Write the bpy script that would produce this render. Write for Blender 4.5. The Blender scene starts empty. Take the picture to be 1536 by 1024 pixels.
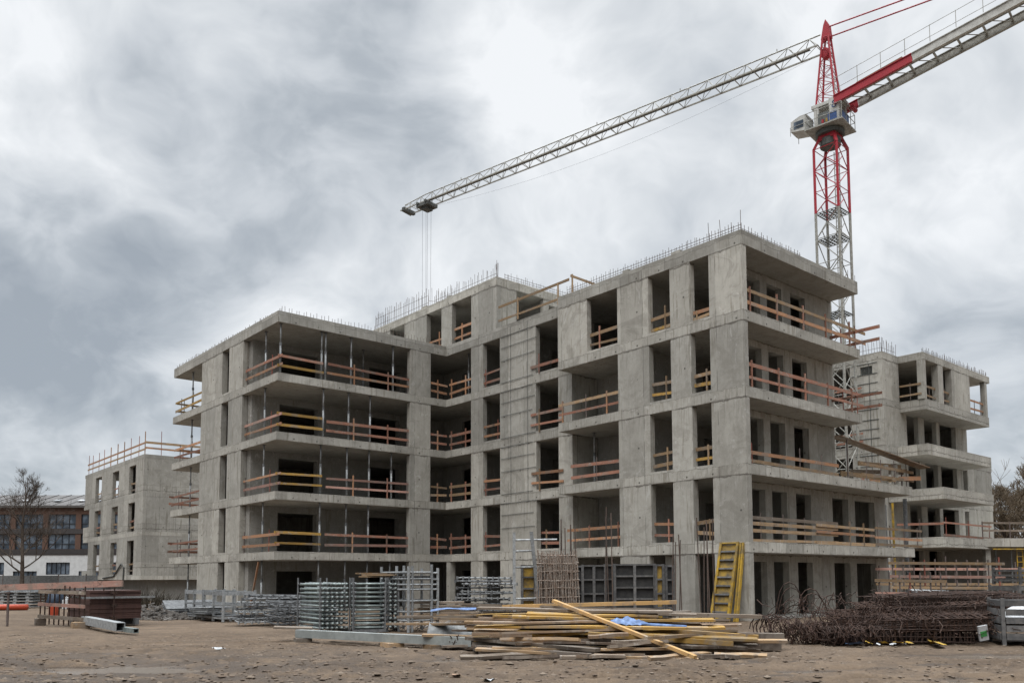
import bpy, math, random
from mathutils import Vector, Matrix, noise
R = random.Random(7)
sc = bpy.context.scene
col = sc.collection
# ------------------------------------------------------------------ frame of the site
TH = 0.7059
UX, UY = -math.sin(TH), math.cos(TH)          # u: along the long facade, away
VX, VY = math.cos(TH), math.sin(TH)           # v: along the gable facade, away
CX, CY = 8.876, 31.573                        # near corner of the main block
EYE = 1.645
def W(u, v, z=0.0): return (CX + u*UX + v*VX, CY + u*UY + v*VY, z)
ORD = ['', 'first', 'second', 'third', 'fourth', 'fifth', 'sixth', 'seventh', 'eighth', 'ninth', 'tenth', 'eleventh', 'twelfth',
       'thirteenth', 'fourteenth', 'fifteenth', 'sixteenth', 'seventeenth', 'eighteenth', 'nineteenth', 'twentieth']
# ------------------------------------------------------------------ materials
def nodes(name):
    m = bpy.data.materials.new(name); m.use_nodes = True
    nt = m.node_tree
    return m, nt, nt.nodes['Principled BSDF']
def N(nt, t, **k):
    n = nt.nodes.new(t)
    for a, b in k.items():
        if a[0] == 'i' and a[1:].isdigit(): n.inputs[int(a[1:])].default_value = b
        else: setattr(n, a, b)
    return n
def L(nt, a, b): nt.links.new(a, b)
def mixc(nt, fac, a, b, mode='MIX'):
    n = nt.nodes.new('ShaderNodeMix'); n.data_type = 'RGBA'; n.blend_type = mode
    for s, v in ((0, fac), (6, a), (7, b)):
        if isinstance(v, (int, float)): n.inputs[s].default_value = v
        elif isinstance(v, tuple): n.inputs[s].default_value = (*v, 1) if len(v) == 3 else v
        else: L(nt, v, n.inputs[s])
    return n.outputs[2]
def math_(nt, op, a, b=None, c=None, clamp=False):
    n = nt.nodes.new('ShaderNodeMath'); n.operation = op; n.use_clamp = clamp
    for i, v in enumerate((a, b, c)):
        if v is None: continue
        if isinstance(v, (int, float)): n.inputs[i].default_value = v
        else: L(nt, v, n.inputs[i])
    return n.outputs[0]
def ramp(nt, f, lo, hi, a=0.0, b=1.0, smooth=True):
    n = nt.nodes.new('ShaderNodeMapRange'); n.clamp = True
    if smooth: n.interpolation_type = 'SMOOTHSTEP'
    L(nt, f, n.inputs[0])
    for i, v in ((1, lo), (2, hi), (3, a), (4, b)): n.inputs[i].default_value = v
    return n.outputs[0]
def noi(nt, vec, scale, detail=5, rough=.55, dist=0.0):
    n = nt.nodes.new('ShaderNodeTexNoise'); n.inputs['Scale'].default_value = scale
    n.inputs['Detail'].default_value = detail; n.inputs['Roughness'].default_value = rough
    n.inputs['Distortion'].default_value = dist
    if vec is not None: L(nt, vec, n.inputs['Vector'])
    return n.outputs[0]
def scaled(nt, vec, s, loc=(0, 0, 0)):
    n = nt.nodes.new('ShaderNodeMapping'); n.inputs['Scale'].default_value = s; n.inputs['Location'].default_value = loc
    L(nt, vec, n.inputs[0]); return n.outputs[0]
def bump(nt, bs, h, strength=.3, dist=.02):
    n = nt.nodes.new('ShaderNodeBump'); n.inputs['Strength'].default_value = strength; n.inputs['Distance'].default_value = dist
    L(nt, h, n.inputs['Height']); L(nt, n.outputs[0], bs.inputs['Normal'])

def concrete(name, c1=(.405, .395, .365), c2=(.262, .252, .227), joints=True, dark=.55):
    m, nt, bs = nodes(name)
    tc = N(nt, 'ShaderNodeTexCoord'); P = tc.outputs['Object']
    oi = N(nt, 'ShaderNodeObjectInfo')
    rnd = oi.outputs['Random']
    off = N(nt, 'ShaderNodeVectorMath', operation='MULTIPLY_ADD')
    cmb = N(nt, 'ShaderNodeCombineXYZ'); L(nt, rnd, cmb.inputs[0]); L(nt, rnd, cmb.inputs[1])
    off.inputs[1].default_value = (7, 7, 7); L(nt, cmb.outputs[0], off.inputs[0]); L(nt, P, off.inputs[2])
    Q = off.outputs[0]
    big = noi(nt, Q, .42, 4, .6)
    mid = noi(nt, Q, 1.9, 6, .65, .4)
    fine = noi(nt, Q, 14, 4, .6)
    streak = noi(nt, scaled(nt, Q, (3.2, 3.2, .22)), 1.6, 5, .6)
    f = math_(nt, 'ADD', math_(nt, 'MULTIPLY', big, .55), math_(nt, 'MULTIPLY', mid, .45))
    f = math_(nt, 'ADD', math_(nt, 'MULTIPLY', f, .75), math_(nt, 'MULTIPLY', streak, .25))
    c = mixc(nt, ramp(nt, f, .34, .66), c2, c1)
    c = mixc(nt, ramp(nt, fine, .35, .75, .0, .28), c, (.40, .395, .375))
    # damp stains running down and cement bloom
    st = math_(nt, 'MULTIPLY', ramp(nt, streak, .55, .62), ramp(nt, big, .42, .58))
    c = mixc(nt, math_(nt, 'MULTIPLY', st, .62), c, (.165, .148, .12))
    bl = ramp(nt, noi(nt, scaled(nt, Q, (1, 1, .6), (3, 9, 2)), 2.2, 9, .74, 1.2), .585, .625, 0, .5)
    c = mixc(nt, bl, c, (.47, .465, .45))
    # every pour has its own tone
    c = mixc(nt, 1.0, c, mixc(nt, rnd, (.86, .86, .855), (1.12, 1.11, 1.09)), 'MULTIPLY')
    # blotches left by the shuttering oil, and grime that runs from the pour joints
    blot = ramp(nt, noi(nt, scaled(nt, Q, (.8, .8, 1.1), (9, 2, 5)), .75, 9, .72, 1.6), .52, .59, 0, .36)
    c = mixc(nt, blot, c, (.20, .188, .165))
    if joints:
        sx = N(nt, 'ShaderNodeSeparateXYZ'); L(nt, P, sx.inputs[0])
        sn = N(nt, 'ShaderNodeSeparateXYZ'); L(nt, tc.outputs['Normal'], sn.inputs[0])
        ax = math_(nt, 'ABSOLUTE', sn.outputs[0]); ay = math_(nt, 'ABSOLUTE', sn.outputs[1])
        s = math_(nt, 'ADD', math_(nt, 'MULTIPLY', sx.outputs[1], ax), math_(nt, 'MULTIPLY', sx.outputs[0], ay))
        side = math_(nt, 'SUBTRACT', 1.0, math_(nt, 'ABSOLUTE', sn.outputs[2]), clamp=True)
        wob = math_(nt, 'MULTIPLY', math_(nt, 'SUBTRACT', noi(nt, P, 3.0, 3), .5), .03)
        sw = math_(nt, 'ADD', s, wob)
        fr = math_(nt, 'ABSOLUTE', math_(nt, 'SUBTRACT', math_(nt, 'FRACT', math_(nt, 'DIVIDE', sw, 1.27)), .5))
        ln = ramp(nt, fr, .484, .494)
        ln = math_(nt, 'MULTIPLY', ln, ramp(nt, noi(nt, scaled(nt, P, (.6, .6, .9)), 1.1, 2), .46, .56))
        ph = math_(nt, 'SUBTRACT', math_(nt, 'FRACT', math_(nt, 'DIVIDE', sw, 1.27)), .25)
        pz = math_(nt, 'SUBTRACT', math_(nt, 'FRACT', math_(nt, 'DIVIDE', math_(nt, 'ADD', sx.outputs[2], -.45), 1.5)), .5)
        d = math_(nt, 'SQRT', math_(nt, 'ADD', math_(nt, 'POWER', math_(nt, 'MULTIPLY', ph, 1.27), 2), math_(nt, 'POWER', math_(nt, 'MULTIPLY', pz, 1.5), 2)))
        hole = ramp(nt, d, .03, .055, 1, 0)
        hole = math_(nt, 'MULTIPLY', hole, ramp(nt, noi(nt, P, .9, 1), .48, .5))
        cell = N(nt, 'ShaderNodeTexWhiteNoise', noise_dimensions='2D'); cv = N(nt, 'ShaderNodeCombineXYZ')
        L(nt, math_(nt, 'FLOOR', math_(nt, 'DIVIDE', s, 1.27)), cv.inputs[0]); L(nt, math_(nt, 'FLOOR', math_(nt, 'DIVIDE', sx.outputs[2], 3.0)), cv.inputs[1]); L(nt, cv.outputs[0], cell.inputs['Vector'])
        c = mixc(nt, math_(nt, 'MULTIPLY', side, .8), c, mixc(nt, 1.0, c, mixc(nt, cell.outputs['Value'], (.77, .765, .752), (1.16, 1.155, 1.14)), 'MULTIPLY'))
        fz = math_(nt, 'FRACT', math_(nt, 'DIVIDE', math_(nt, 'ADD', sx.outputs[2], math_(nt, 'MULTIPLY', math_(nt, 'SUBTRACT', mid, .5), .35)), 3.0))
        jz = math_(nt, 'MAXIMUM', math_(nt, 'MULTIPLY', ramp(nt, fz, .985, .998), ramp(nt, fz, .9999, .997)), ramp(nt, math_(nt, 'ABSOLUTE', math_(nt, 'SUBTRACT', fz, .857)), .004, .018, 1, 0))
        c = mixc(nt, math_(nt, 'MULTIPLY', math_(nt, 'MULTIPLY', jz, side), ramp(nt, mid, .36, .6, .3, .85)), c, (.11, .10, .087))
        drip = math_(nt, 'MULTIPLY', ramp(nt, noi(nt, scaled(nt, Q, (5, 5, .3)), 2.6, 6, .66), .53, .61), ramp(nt, fz, .3, .84))
        c = mixc(nt, math_(nt, 'MULTIPLY', math_(nt, 'MULTIPLY', drip, side), .42), c, (.17, .157, .135))
        fm = math_(nt, 'MULTIPLY', math_(nt, 'MAXIMUM', math_(nt, 'MULTIPLY', ln, .62), math_(nt, 'MULTIPLY', hole, .85)), side)
        c = mixc(nt, fm, c, (.06, .055, .048))
    L(nt, c, bs.inputs['Base Color']); bs.inputs['Roughness'].default_value = .88
    bs.inputs['Specular IOR Level'].default_value = .25
    bump(nt, bs, math_(nt, 'ADD', mid, math_(nt, 'MULTIPLY', fine, .3)), .35, .02)
    return m
def simple(name, c, rough=.6, metal=0.0, var=.25, c2=None, scale=6.0, bmp=.15, rand=.25, spec=.4, stretch=None):
    m, nt, bs = nodes(name)
    tc = N(nt, 'ShaderNodeTexCoord'); oi = N(nt, 'ShaderNodeObjectInfo')
    P = tc.outputs['Object']
    if stretch: P = scaled(nt, P, stretch)
    f = noi(nt, P, scale, 6, .65)
    d = c2 or tuple(x*(1-var) for x in c)
    cc = mixc(nt, ramp(nt, f, .35, .65), c, d)
    cc = mixc(nt, 1.0, cc, mixc(nt, oi.outputs['Random'], (1-rand,)*3, (1+rand,)*3), 'MULTIPLY')
    L(nt, cc, bs.inputs['Base Color']); bs.inputs['Metallic'].default_value = metal
    L(nt, ramp(nt, f, .3, .7, max(.05, rough-.1), min(1, rough+.12)), bs.inputs['Roughness'])
    bs.inputs['Specular IOR Level'].default_value = spec
    if bmp: bump(nt, bs, f, bmp, .01)
    return m
def timber(name, c, c2, rand=.34):
    m, nt, bs = nodes(name)
    tc = N(nt, 'ShaderNodeTexCoord'); oi = N(nt, 'ShaderNodeObjectInfo')
    P = tc.outputs['Object']
    off = N(nt, 'ShaderNodeVectorMath', operation='ADD'); cmb = N(nt, 'ShaderNodeCombineXYZ')
    L(nt, math_(nt, 'MULTIPLY', oi.outputs['Random'], 19.0), cmb.inputs[0]); L(nt, cmb.outputs[0], off.inputs[0]); L(nt, P, off.inputs[1])
    Q = off.outputs[0]
    g = noi(nt, scaled(nt, Q, (.5, 9, 9)), 3.0, 6, .7)
    b = noi(nt, Q, 1.3, 5, .7, .5)
    cc = mixc(nt, ramp(nt, g, .35, .65), c, c2)
    cc = mixc(nt, ramp(nt, b, .48, .62, 0, .65), cc, (.20, .172, .145))
    cc = mixc(nt, ramp(nt, noi(nt, Q, 3.1, 7, .75, .8), .57, .63, 0, .5), cc, (.32, .305, .28))
    cc = mixc(nt, ramp(nt, noi(nt, Q, 2.2, 6, .7), .34, .42, .65, 0), cc, (.07, .055, .045))
    cc = mixc(nt, 1.0, cc, mixc(nt, oi.outputs['Random'], (1-rand,)*3, (1+rand,)*3), 'MULTIPLY')
    L(nt, cc, bs.inputs['Base Color']); bs.inputs['Roughness'].default_value = .8
    bs.inputs['Specular IOR Level'].default_value = .25
    bump(nt, bs, g, .4, .006)
    return m
M = {}
M['conc'] = concrete('concrete')
M['conc_shaded'] = concrete('concrete_inside_shaded', (.27, .265, .25), (.19, .185, .17), joints=False)  # same concrete in a darker copy: interior shade put into the colour
M['conc_far'] = concrete('concrete_far', (.40, .39, .36), (.28, .27, .245))
M['t_red'] = timber('timber_red', (.30, .145, .10), (.215, .105, .073))
M['t_pink'] = timber('timber_pink', (.41, .245, .20), (.31, .175, .14))
M['t_orange'] = timber('timber_orange', (.36, .19, .105), (.26, .14, .08))
M['t_tan'] = timber('timber_tan', (.31, .21, .122), (.21, .142, .082))
M['t_yellow'] = timber('timber_yellow', (.36, .222, .056), (.25, .15, .046))
M['t_grey'] = timber('timber_grey', (.20, .163, .128), (.125, .098, .076))
M['t_dark'] = timber('timber_dark', (.115, .088, .068), (.065, .05, .04))
M['t_brown'] = timber('timber_brown', (.20, .135, .085), (.13, .088, .058))
M['t_ply'] = simple('brown_film_sheet', (.085, .042, .033), .7, 0, .3, (.055, .030, .026), 2.5, .1, .2)
M['galv'] = simple('galvanised_steel', (.30, .315, .325), .6, .35, .35, (.19, .195, .195), scale=9)
M['galv_d'] = simple('dull_steel', (.15, .155, .16), .65, .35, .4, scale=9)
M['tube'] = simple('scaffold_tube_steel', (.245, .285, .28), .55, .3, .35, (.15, .175, .17), scale=5)
M['rust'] = simple('rusty_steel', (.052, .026, .016), .85, .05, .4, (.022, .013, .01), 11)
M['bar'] = simple('rebar_steel', (.085, .074, .068), .8, .2, .4, (.115, .075, .056), 14)
M['bar_l'] = simple('rebar_pale', (.36, .32, .28), .8, .2, .4, (.22, .15, .11), 14)
M['post'] = simple('post_steel', (.16, .13, .12), .7, .4, .3)
M['post_r'] = simple('post_red_steel', (.25, .085, .062), .65, .2, .3)
M['red'] = simple('crane_red_paint', (.36, .022, .035), .45, 0, .2, rand=.05, bmp=.03)
M['white'] = simple('crane_white_paint', (.50, .50, .475), .5, 0, .15, rand=.05, bmp=.03, c2=(.36, .355, .33), scale=3)
M['cgrey'] = simple('crane_grey_paint', (.35, .35, .32), .55, .1, .2, rand=.08, bmp=.03, c2=(.22, .21, .185))
M['cdark'] = simple('crane_dark_steel', (.10, .105, .10), .6, .3, .3)
M['rope'] = simple('wire_rope', (.30, .31, .33), .6, .3, .1, bmp=0)
M['beam'] = simple('pale_beam_steel', (.33, .355, .345), .55, .15, .25, scale=3)
M['blue'] = simple('blue_paint', (.035, .09, .26), .5, 0, .3)
M['tarp'] = simple('blue_tarpaulin', (.115, .20, .40), .55, 0, .5, scale=7)
M['fw_y'] = simple('formwork_yellow', (.47, .29, .022), .65, 0, .3, (.20, .145, .06), 3.2)
M['fw_s'] = simple('formwork_skin', (.33, .21, .035), .75, 0, .4, (.085, .075, .06), 2.4, .2)
M['fw_d'] = simple('formwork_dark', (.022, .022, .023), .7, .1, .3, (.05, .049, .047), 4)
M['fw_g'] = simple('formwork_grey_steel', (.085, .086, .088), .65, .3, .3, (.155, .15, .145), 7)
M['orange'] = simple('orange_pipe', (.44, .06, .022), .5, 0, .15)
M['wplast'] = simple('white_plastic', (.45, .46, .47), .5, 0, .3)
M['bplast'] = simple('dark_blue_plastic', (.02, .035, .06), .5, 0, .3)
M['rubble'] = simple('rubble', (.40, .38, .36), .9, 0, .5, (.17, .15, .13), 10, .3, .5)
M['roof'] = simple('roof_sheet', (.085, .08, .077), .6, .2, .2, scale=1.2)
M['render'] = simple('white_render', (.44, .45, .455), .8, 0, .15, scale=2)
M['frame'] = simple('window_frame_dark', (.03, .034, .042), .5, .2, .1)
M['spandrel'] = simple('dark_panel', (.055, .05, .05), .6, .1, .2)
M['bark'] = simple('bark', (.085, .066, .052), .9, 0, .4, rand=.1)
M['twig'] = simple('twig_brown', (.15, .112, .072), .9, 0, .3, rand=.15)
M['fence'] = simple('fence_sheet', (.16, .165, .165), .7, .1, .3)
M['hedge'] = simple('hedge_bush', (.05, .04, .026), .95, 0, .4)
def glassmat():
    m, nt, bs = nodes('window_glass')
    bs.inputs['Base Color'].default_value = (.05, .075, .11, 1); bs.inputs['Roughness'].default_value = .08
    bs.inputs['Specular IOR Level'].default_value = .8
    tc = N(nt, 'ShaderNodeTexCoord')
    L(nt, mixc(nt, ramp(nt, noi(nt, tc.outputs['Object'], .9, 2), .4, .6), (.03, .045, .065), (.11, .14, .18)), bs.inputs['Base Color'])
    return m
M['glass'] = glassmat()
def brickmat():
    m, nt, bs = nodes('brown_brick')
    tc = N(nt, 'ShaderNodeTexCoord')
    b = N(nt, 'ShaderNodeTexBrick'); b.inputs['Scale'].default_value = 4
    s = N(nt, 'ShaderNodeSeparateXYZ'); L(nt, tc.outputs['Object'], s.inputs[0])
    cb = N(nt, 'ShaderNodeCombineXYZ'); L(nt, math_(nt, 'ADD', s.outputs[0], s.outputs[1]), cb.inputs[0]); L(nt, s.outputs[2], cb.inputs[1])
    L(nt, cb.outputs[0], b.inputs['Vector'])
    b.inputs['Color1'].default_value = (.105, .054, .038, 1); b.inputs['Color2'].default_value = (.075, .040, .029, 1); b.inputs['Mortar'].default_value = (.12, .09, .07, 1)
    b.inputs['Mortar Size'].default_value = .012
    L(nt, mixc(nt, ramp(nt, noi(nt, tc.outputs['Object'], .5, 4), .4, .7, 0, .3), b.outputs[0], (.16, .09, .06)), bs.inputs['Base Color'])
    bs.inputs['Roughness'].default_value = .9
    return m
M['brick'] = brickmat()
# ------------------------------------------------------------------ mesh builder
class MB:
    def __init__(s): s.v = []; s.f = []; s.mi = []; s.cur = 0
    def add(s, vs, fs):
        o = len(s.v); s.v += [tuple(p) for p in vs]
        s.f += [tuple(i+o for i in f) for f in fs]; s.mi += [s.cur]*len(fs)
    def box(s, x0, x1, y0, y1, z0, z1):
        s.add([(x0, y0, z0), (x1, y0, z0), (x1, y1, z0), (x0, y1, z0), (x0, y0, z1), (x1, y0, z1), (x1, y1, z1), (x0, y1, z1)],
              [(0, 3, 2, 1), (4, 5, 6, 7), (0, 1, 5, 4), (1, 2, 6, 5), (2, 3, 7, 6), (3, 0, 4, 7)])
    def ubox(s, u0, u1, v0, v1, z0, z1): s.box(v0, v1, u0, u1, z0, z1)     # building frame: local x = v, y = u
    def beam(s, a, b, w, h, up=(0, 0, 1), taper=1.0):
        a, b = Vector(a), Vector(b); d = (b-a).normalized(); up = Vector(up)
        if abs(d.dot(up)) > .98: up = Vector((0, 1, 0))
        x = d.cross(up).normalized(); y = x.cross(d).normalized()
        vs = []
        for p, k in ((a, 1), (b, taper)):
            for sx, sy in ((-1, -1), (1, -1), (1, 1), (-1, 1)): vs.append(p + x*(sx*w/2*k) + y*(sy*h/2*k))
        s.add(vs, [(0, 1, 2, 3), (7, 6, 5, 4), (0, 4, 5, 1), (1, 5, 6, 2), (2, 6, 7, 3), (3, 7, 4, 0)])
    def tube(s, pts, r, n=6, r2=None, caps=True):
        pts = [Vector(p) for p in pts]; k = len(pts); vs = []; fs = []
        px = None
        for i, p in enumerate(pts):
            d = (pts[min(i+1, k-1)] - pts[max(i-1, 0)]).normalized()
            if px is None:
                t = Vector((0, 0, 1)) if abs(d.z) < .9 else Vector((1, 0, 0)); px = d.cross(t).normalized()
            else:
                px = (px - d*px.dot(d)); px = px.normalized() if px.length > 1e-6 else d.orthogonal().normalized()
            y = d.cross(px); rr = r if r2 is None else r + (r2-r)*i/(k-1)
            for j in range(n):
                a = 2*math.pi*j/n; vs.append(p + px*(rr*math.cos(a)) + y*(rr*math.sin(a)))
        for i in range(k-1):
            for j in range(n): fs.append((i*n+j, i*n+(j+1) % n, (i+1)*n+(j+1) % n, (i+1)*n+j))
        if caps: fs += [tuple(range(n))[::-1], tuple((k-1)*n+j for j in range(n))]
        s.add(vs, fs)
    def ring(s, c, ax1, ax2, r, t, n=14, m=4):
        c, a1, a2 = Vector(c), Vector(ax1), Vector(ax2); nn = a1.cross(a2).normalized(); vs = []; fs = []
        for i in range(n):
            A = 2*math.pi*i/n; rd = a1*math.cos(A) + a2*math.sin(A)
            for j in range(m):
                B = 2*math.pi*j/m; vs.append(c + rd*(r+t*math.cos(B)) + nn*(t*math.sin(B)))
        for i in range(n):
            for j in range(m): fs.append((i*m+j, ((i+1) % n)*m+j, ((i+1) % n)*m+(j+1) % m, i*m+(j+1) % m))
        s.add(vs, fs)
    def prism(s, poly, z0, z1):                                             # poly of (u, v), building frame
        a = sum(poly[i][1]*poly[(i+1) % len(poly)][0] - poly[(i+1) % len(poly)][1]*poly[i][0] for i in range(len(poly)))
        if a < 0: poly = poly[::-1]
        n = len(poly)
        s.add([(v, u, z0) for u, v in poly] + [(v, u, z1) for u, v in poly],
              [tuple(range(n))[::-1], tuple(range(n, 2*n))] + [(i, (i+1) % n, n+(i+1) % n, n+i) for i in range(n)])
    def wall(s, ax, p0, p1, s0, s1, z0, z1, holes=()):
        """wall slab with rectangular openings; ax 'u': runs along u, thickness p0..p1 in v; ax 'v': runs along v, thickness in u."""
        ss = sorted({s0, s1, *[min(max(h[i], s0), s1) for h in holes for i in (0, 1)]})
        zz = sorted({z0, z1, *[min(max(h[i], z0), z1) for h in holes for i in (2, 3)]})
        def solid(i, j):
            if i < 0 or j < 0 or i >= len(ss)-1 or j >= len(zz)-1: return False
            a, b = (ss[i]+ss[i+1])/2, (zz[j]+zz[j+1])/2
            return not any(h[0] < a < h[1] and h[2] < b < h[3] for h in holes)
        idx = {}
        def P(i, j, k):
            if (i, j, k) not in idx:
                t, q, z = ss[i], (p0, p1)[k], zz[j]
                idx[i, j, k] = len(s.v); s.v.append((q, t, z) if ax == 'u' else (t, q, z))
            return idx[i, j, k]
        def F(*q): s.f.append(tuple(P(*t) for t in q)); s.mi.append(s.cur)
        for i in range(len(ss)-1):
            for j in range(len(zz)-1):
                if not solid(i, j): continue
                F((i, j, 0), (i, j+1, 0), (i+1, j+1, 0), (i+1, j, 0)); F((i, j, 1), (i+1, j, 1), (i+1, j+1, 1), (i, j+1, 1))
                if not solid(i-1, j): F((i, j, 0), (i, j, 1), (i, j+1, 1), (i, j+1, 0))
                if not solid(i+1, j): F((i+1, j, 0), (i+1, j+1, 0), (i+1, j+1, 1), (i+1, j, 1))
                if not solid(i, j-1): F((i, j, 0), (i+1, j, 0), (i+1, j, 1), (i, j, 1))
                if not solid(i, j+1): F((i, j+1, 0), (i, j+1, 1), (i+1, j+1, 1), (i+1, j+1, 0))
    def mesh(s, name, mats, smooth=False, fix=True):
        me = bpy.data.meshes.new(name); me.from_pydata(s.v, [], s.f)
        for m in (mats if isinstance(mats, (list, tuple)) else [mats]): me.materials.append(M[m] if isinstance(m, str) else m)
        me.polygons.foreach_set('material_index', s.mi)
        if fix:
            import bmesh
            b = bmesh.new(); b.from_mesh(me); bmesh.ops.recalc_face_normals(b, faces=b.faces); b.to_mesh(me); b.free()
        if smooth: me.polygons.foreach_set('use_smooth', [True]*len(me.polygons))
        me.update(); return me
def link(name, me, parent=None, loc=(0, 0, 0), rot=(0, 0, 0), scale=None):
    o = bpy.data.objects.new(name, me); col.objects.link(o)
    o.location = loc; o.rotation_euler = rot
    if scale: o.scale = scale
    if parent: o.parent = parent
    return o
def obj(name, mb, mats, parent=None, loc=(0, 0, 0), rot=(0, 0, 0), smooth=False): return link(name, mb.mesh(name, mats, smooth), parent, loc, rot)
def tag(o, label=None, cat=None, group=None, kind=None):
    if label: o['label'] = label
    if cat: o['category'] = cat
    if group: o['group'] = group
    if kind: o['kind'] = kind
    return o
def thing(name, label, cat, loc=(0, 0, 0), rz=0.0, group=None, rot=None):
    o = link(name, None, None, loc, rot or (0, 0, rz)); o.empty_display_size = .2
    return tag(o, label, cat, group)
def dup(o, loc=None, rot=None, label=None, parent=None, group=None, scale=None):
    c = o.copy(); col.objects.link(c)
    if parent is not None: c.parent = parent
    if loc is not None: c.location = loc
    if rot is not None: c.rotation_euler = rot
    if scale is not None: c.scale = scale
    if label: c['label'] = label
    if group: c['group'] = group
    for ch in [x for x in o.children]: dup(ch, parent=c)
    return c
# ------------------------------------------------------------------ main building
def main_building():
    t = thing('concrete_building', 'large L-shaped concrete shell with four open loggia storeys and a set-back upper storey', 'building', W(0, 0), TH)
    # floor slabs
    low = [(0, 0), (10.4, 0), (10.4, .9), (20.85, .9), (20.85, -9.53), (36.4, -9.53), (36.4, -4.6), (31.4, -4.6), (31.4, 12), (14, 12), (14, 13.93), (0, 13.93)]
    top = [(0, 0), (10.4, 0), (10.4, .9), (20.85, .9), (20.85, -9.53), (36.4, -9.53), (36.4, -4.6), (31.4, -4.6), (31.4, 9.15), (0, 9.15)]
    for k in range(1, 6):
        m = MB(); m.prism(low if k < 3 else top, 3*k-.42 if k < 5 else 14.6, 3.0*k if k < 5 else 15.17)
        obj('floor_slab' if k < 5 else 'roof_slab', m, 'conc', t)
    g = MB(); g.prism([(.3, .3), (10.6, .3), (10.6, 1.2), (21.1, 1.2), (21.1, -9.2), (31, -9.2), (31, 11.6), (.3, 11.6)], -.3, .06); obj('ground_slab', g, 'conc_shaded', t)
    e = .008
    for k in range(5):
        z0 = 3.0*k if k else -.2; z1 = 3*k+2.58 if k < 4 else 14.6; s = z0+.09 if k else -1
        # long facade, near half
        m = MB()
        A = (1.58, 2.52, s, z1); B = (3.57, 4.75, s, z1)
        if k < 4: m.wall('u', e, .3, 0.0+e, 6.55, z0, z1, [A, B] if k else [A, (3.57, 4.9, s, z1)])
        else: m.wall('u', e, .3, 0.0+e, 10.39, z0, z1, [A, B, (6.55, 8.45, s, z1)])
        obj('facade_wall', m, 'conc', t)
        if k == 0:
            m = MB(); m.ubox(4.1, 4.45, .5, .85, z0, z1); obj('column', m, 'conc', t)
        if k == 4:
            m = MB(); m.wall('v', 10.1, 10.39, .31, .9, z0, z1); obj('side_wall', m, 'conc', t)
        # long facade, set-back half
        m = MB()
        H = [(11.37, 13.03, s, z1-.02), (15.92, 17.41, s, z1-.02)]
        m.wall('u', .9+e, 1.2, 10.4, 18.48, z0, z1, H); obj('facade_wall', m, 'conc', t)
        if k == 0:
            m = MB(); m.ubox(20.45, 20.8, .92, 1.3, z0, z1); obj('column', m, 'conc', t)
        # wide loggia behind the near half
        if k < 4:
            m = MB(); m.wall('u', 2.7, 2.9, 6.55, 10.4, z0, z1, [(6.9, 8.6, z0, z0+2.3)]); obj('loggia_wall', m, 'conc_shaded', t)
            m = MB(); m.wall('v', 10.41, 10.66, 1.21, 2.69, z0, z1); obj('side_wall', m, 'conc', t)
            m = MB(); m.wall('v', 6.3, 6.54, .31, 2.69, z0, z1); obj('side_wall', m, 'conc_shaded', t)
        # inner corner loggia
        m = MB(); m.wall('u', 3.5, 3.7, 17.6, 24.74, z0, z1, [(20.6, 22.8, z0, z0+2.3)]); obj('loggia_wall', m, 'conc_shaded', t)
        m = MB(); m.wall('v', 18.2, 18.47, 1.21, 3.49, z0, z1); obj('side_wall', m, 'conc_shaded', t)
        m = MB(); m.ubox(19.5, 19.9, 2.4, 2.8, z0, z1); obj('column', m, 'conc', t)
        # wing: pier, gable, loggia back wall, end wall
        m = MB(); m.wall('v', 20.85+e, 21.2, -1.58, -.2, z0, z1); obj('pier', m, 'conc', t)
        m = MB(); m.wall('u', -9.53+e, -9.2, 25.25, 31.4-e, z0, z1, [(27.2, 28.2, s, z1)]); obj('gable_wall', m, 'conc', t)
        m = MB(); m.wall('v', 24.75, 25.24, -9.19, 3.49, z0, z1, [(-7.6, -5.25, z0, z0+2.25), (-1.95, .2, z0, z0+2.25)]); obj('loggia_wall', m, 'conc_shaded', t)
        m = MB(); m.wall('v', 31.1, 31.4-e, -9.19, 11.69 if k < 2 else 8.84, z0, z1); obj('end_wall', m, 'conc', t)
        # gable facing the balconies
        m = MB(); d = z1-.3 if k < 4 else z1-.35
        H = [(.32, 3.28, z0, d), (3.79, 4.94, z0, d), (5.65, 6.87, z0, d)]
        if k < 2: H += [(8.73, 10.2, z0, d), (10.81, 12.75, z0, d)]
        m.wall('v', 1.35, 1.65, .31, 13.9 if k < 2 else 9.13, z0, z1, H); obj('gable_wall', m, 'conc', t)
        m = MB(); m.wall('u', 13.6 if k < 2 else 8.85, 13.9 if k < 2 else 9.13, 1.66, 13.69 if k < 2 else 31, z0, z1); obj('rear_wall', m, 'conc', t)
        # partitions inside
        m = MB(); m.wall('v', 5.3, 5.5, .31, 5.9, z0, z1, [(4.5, 5.5, z0, z0+2.1)]); obj('partition_wall', m, 'conc_shaded', t)
        m = MB(); m.wall('u', 5.9, 6.1, 1.76, 17.6, z0, z1, [(4, 5, z0, z0+2.1), (12, 13, z0, z0+2.1)]); obj('partition_wall', m, 'conc_shaded', t)
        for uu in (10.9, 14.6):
            m = MB(); m.wall('v', uu-.1, uu+.1, 2.91 if uu < 12 else 1.21, 5.89, z0, z1, [(3.4, 4.4, z0, z0+2.1)]); obj('partition_wall', m, 'conc_shaded', t)
        if k < 2:
            m = MB(); m.wall('u', 11.7, 11.99, 13.98, 31, z0, z1); obj('rear_wall', m, 'conc', t)
            m = MB(); m.wall('v', 13.7, 13.97, 11.7, 13.9, z0, z1); obj('end_wall', m, 'conc', t)
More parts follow.
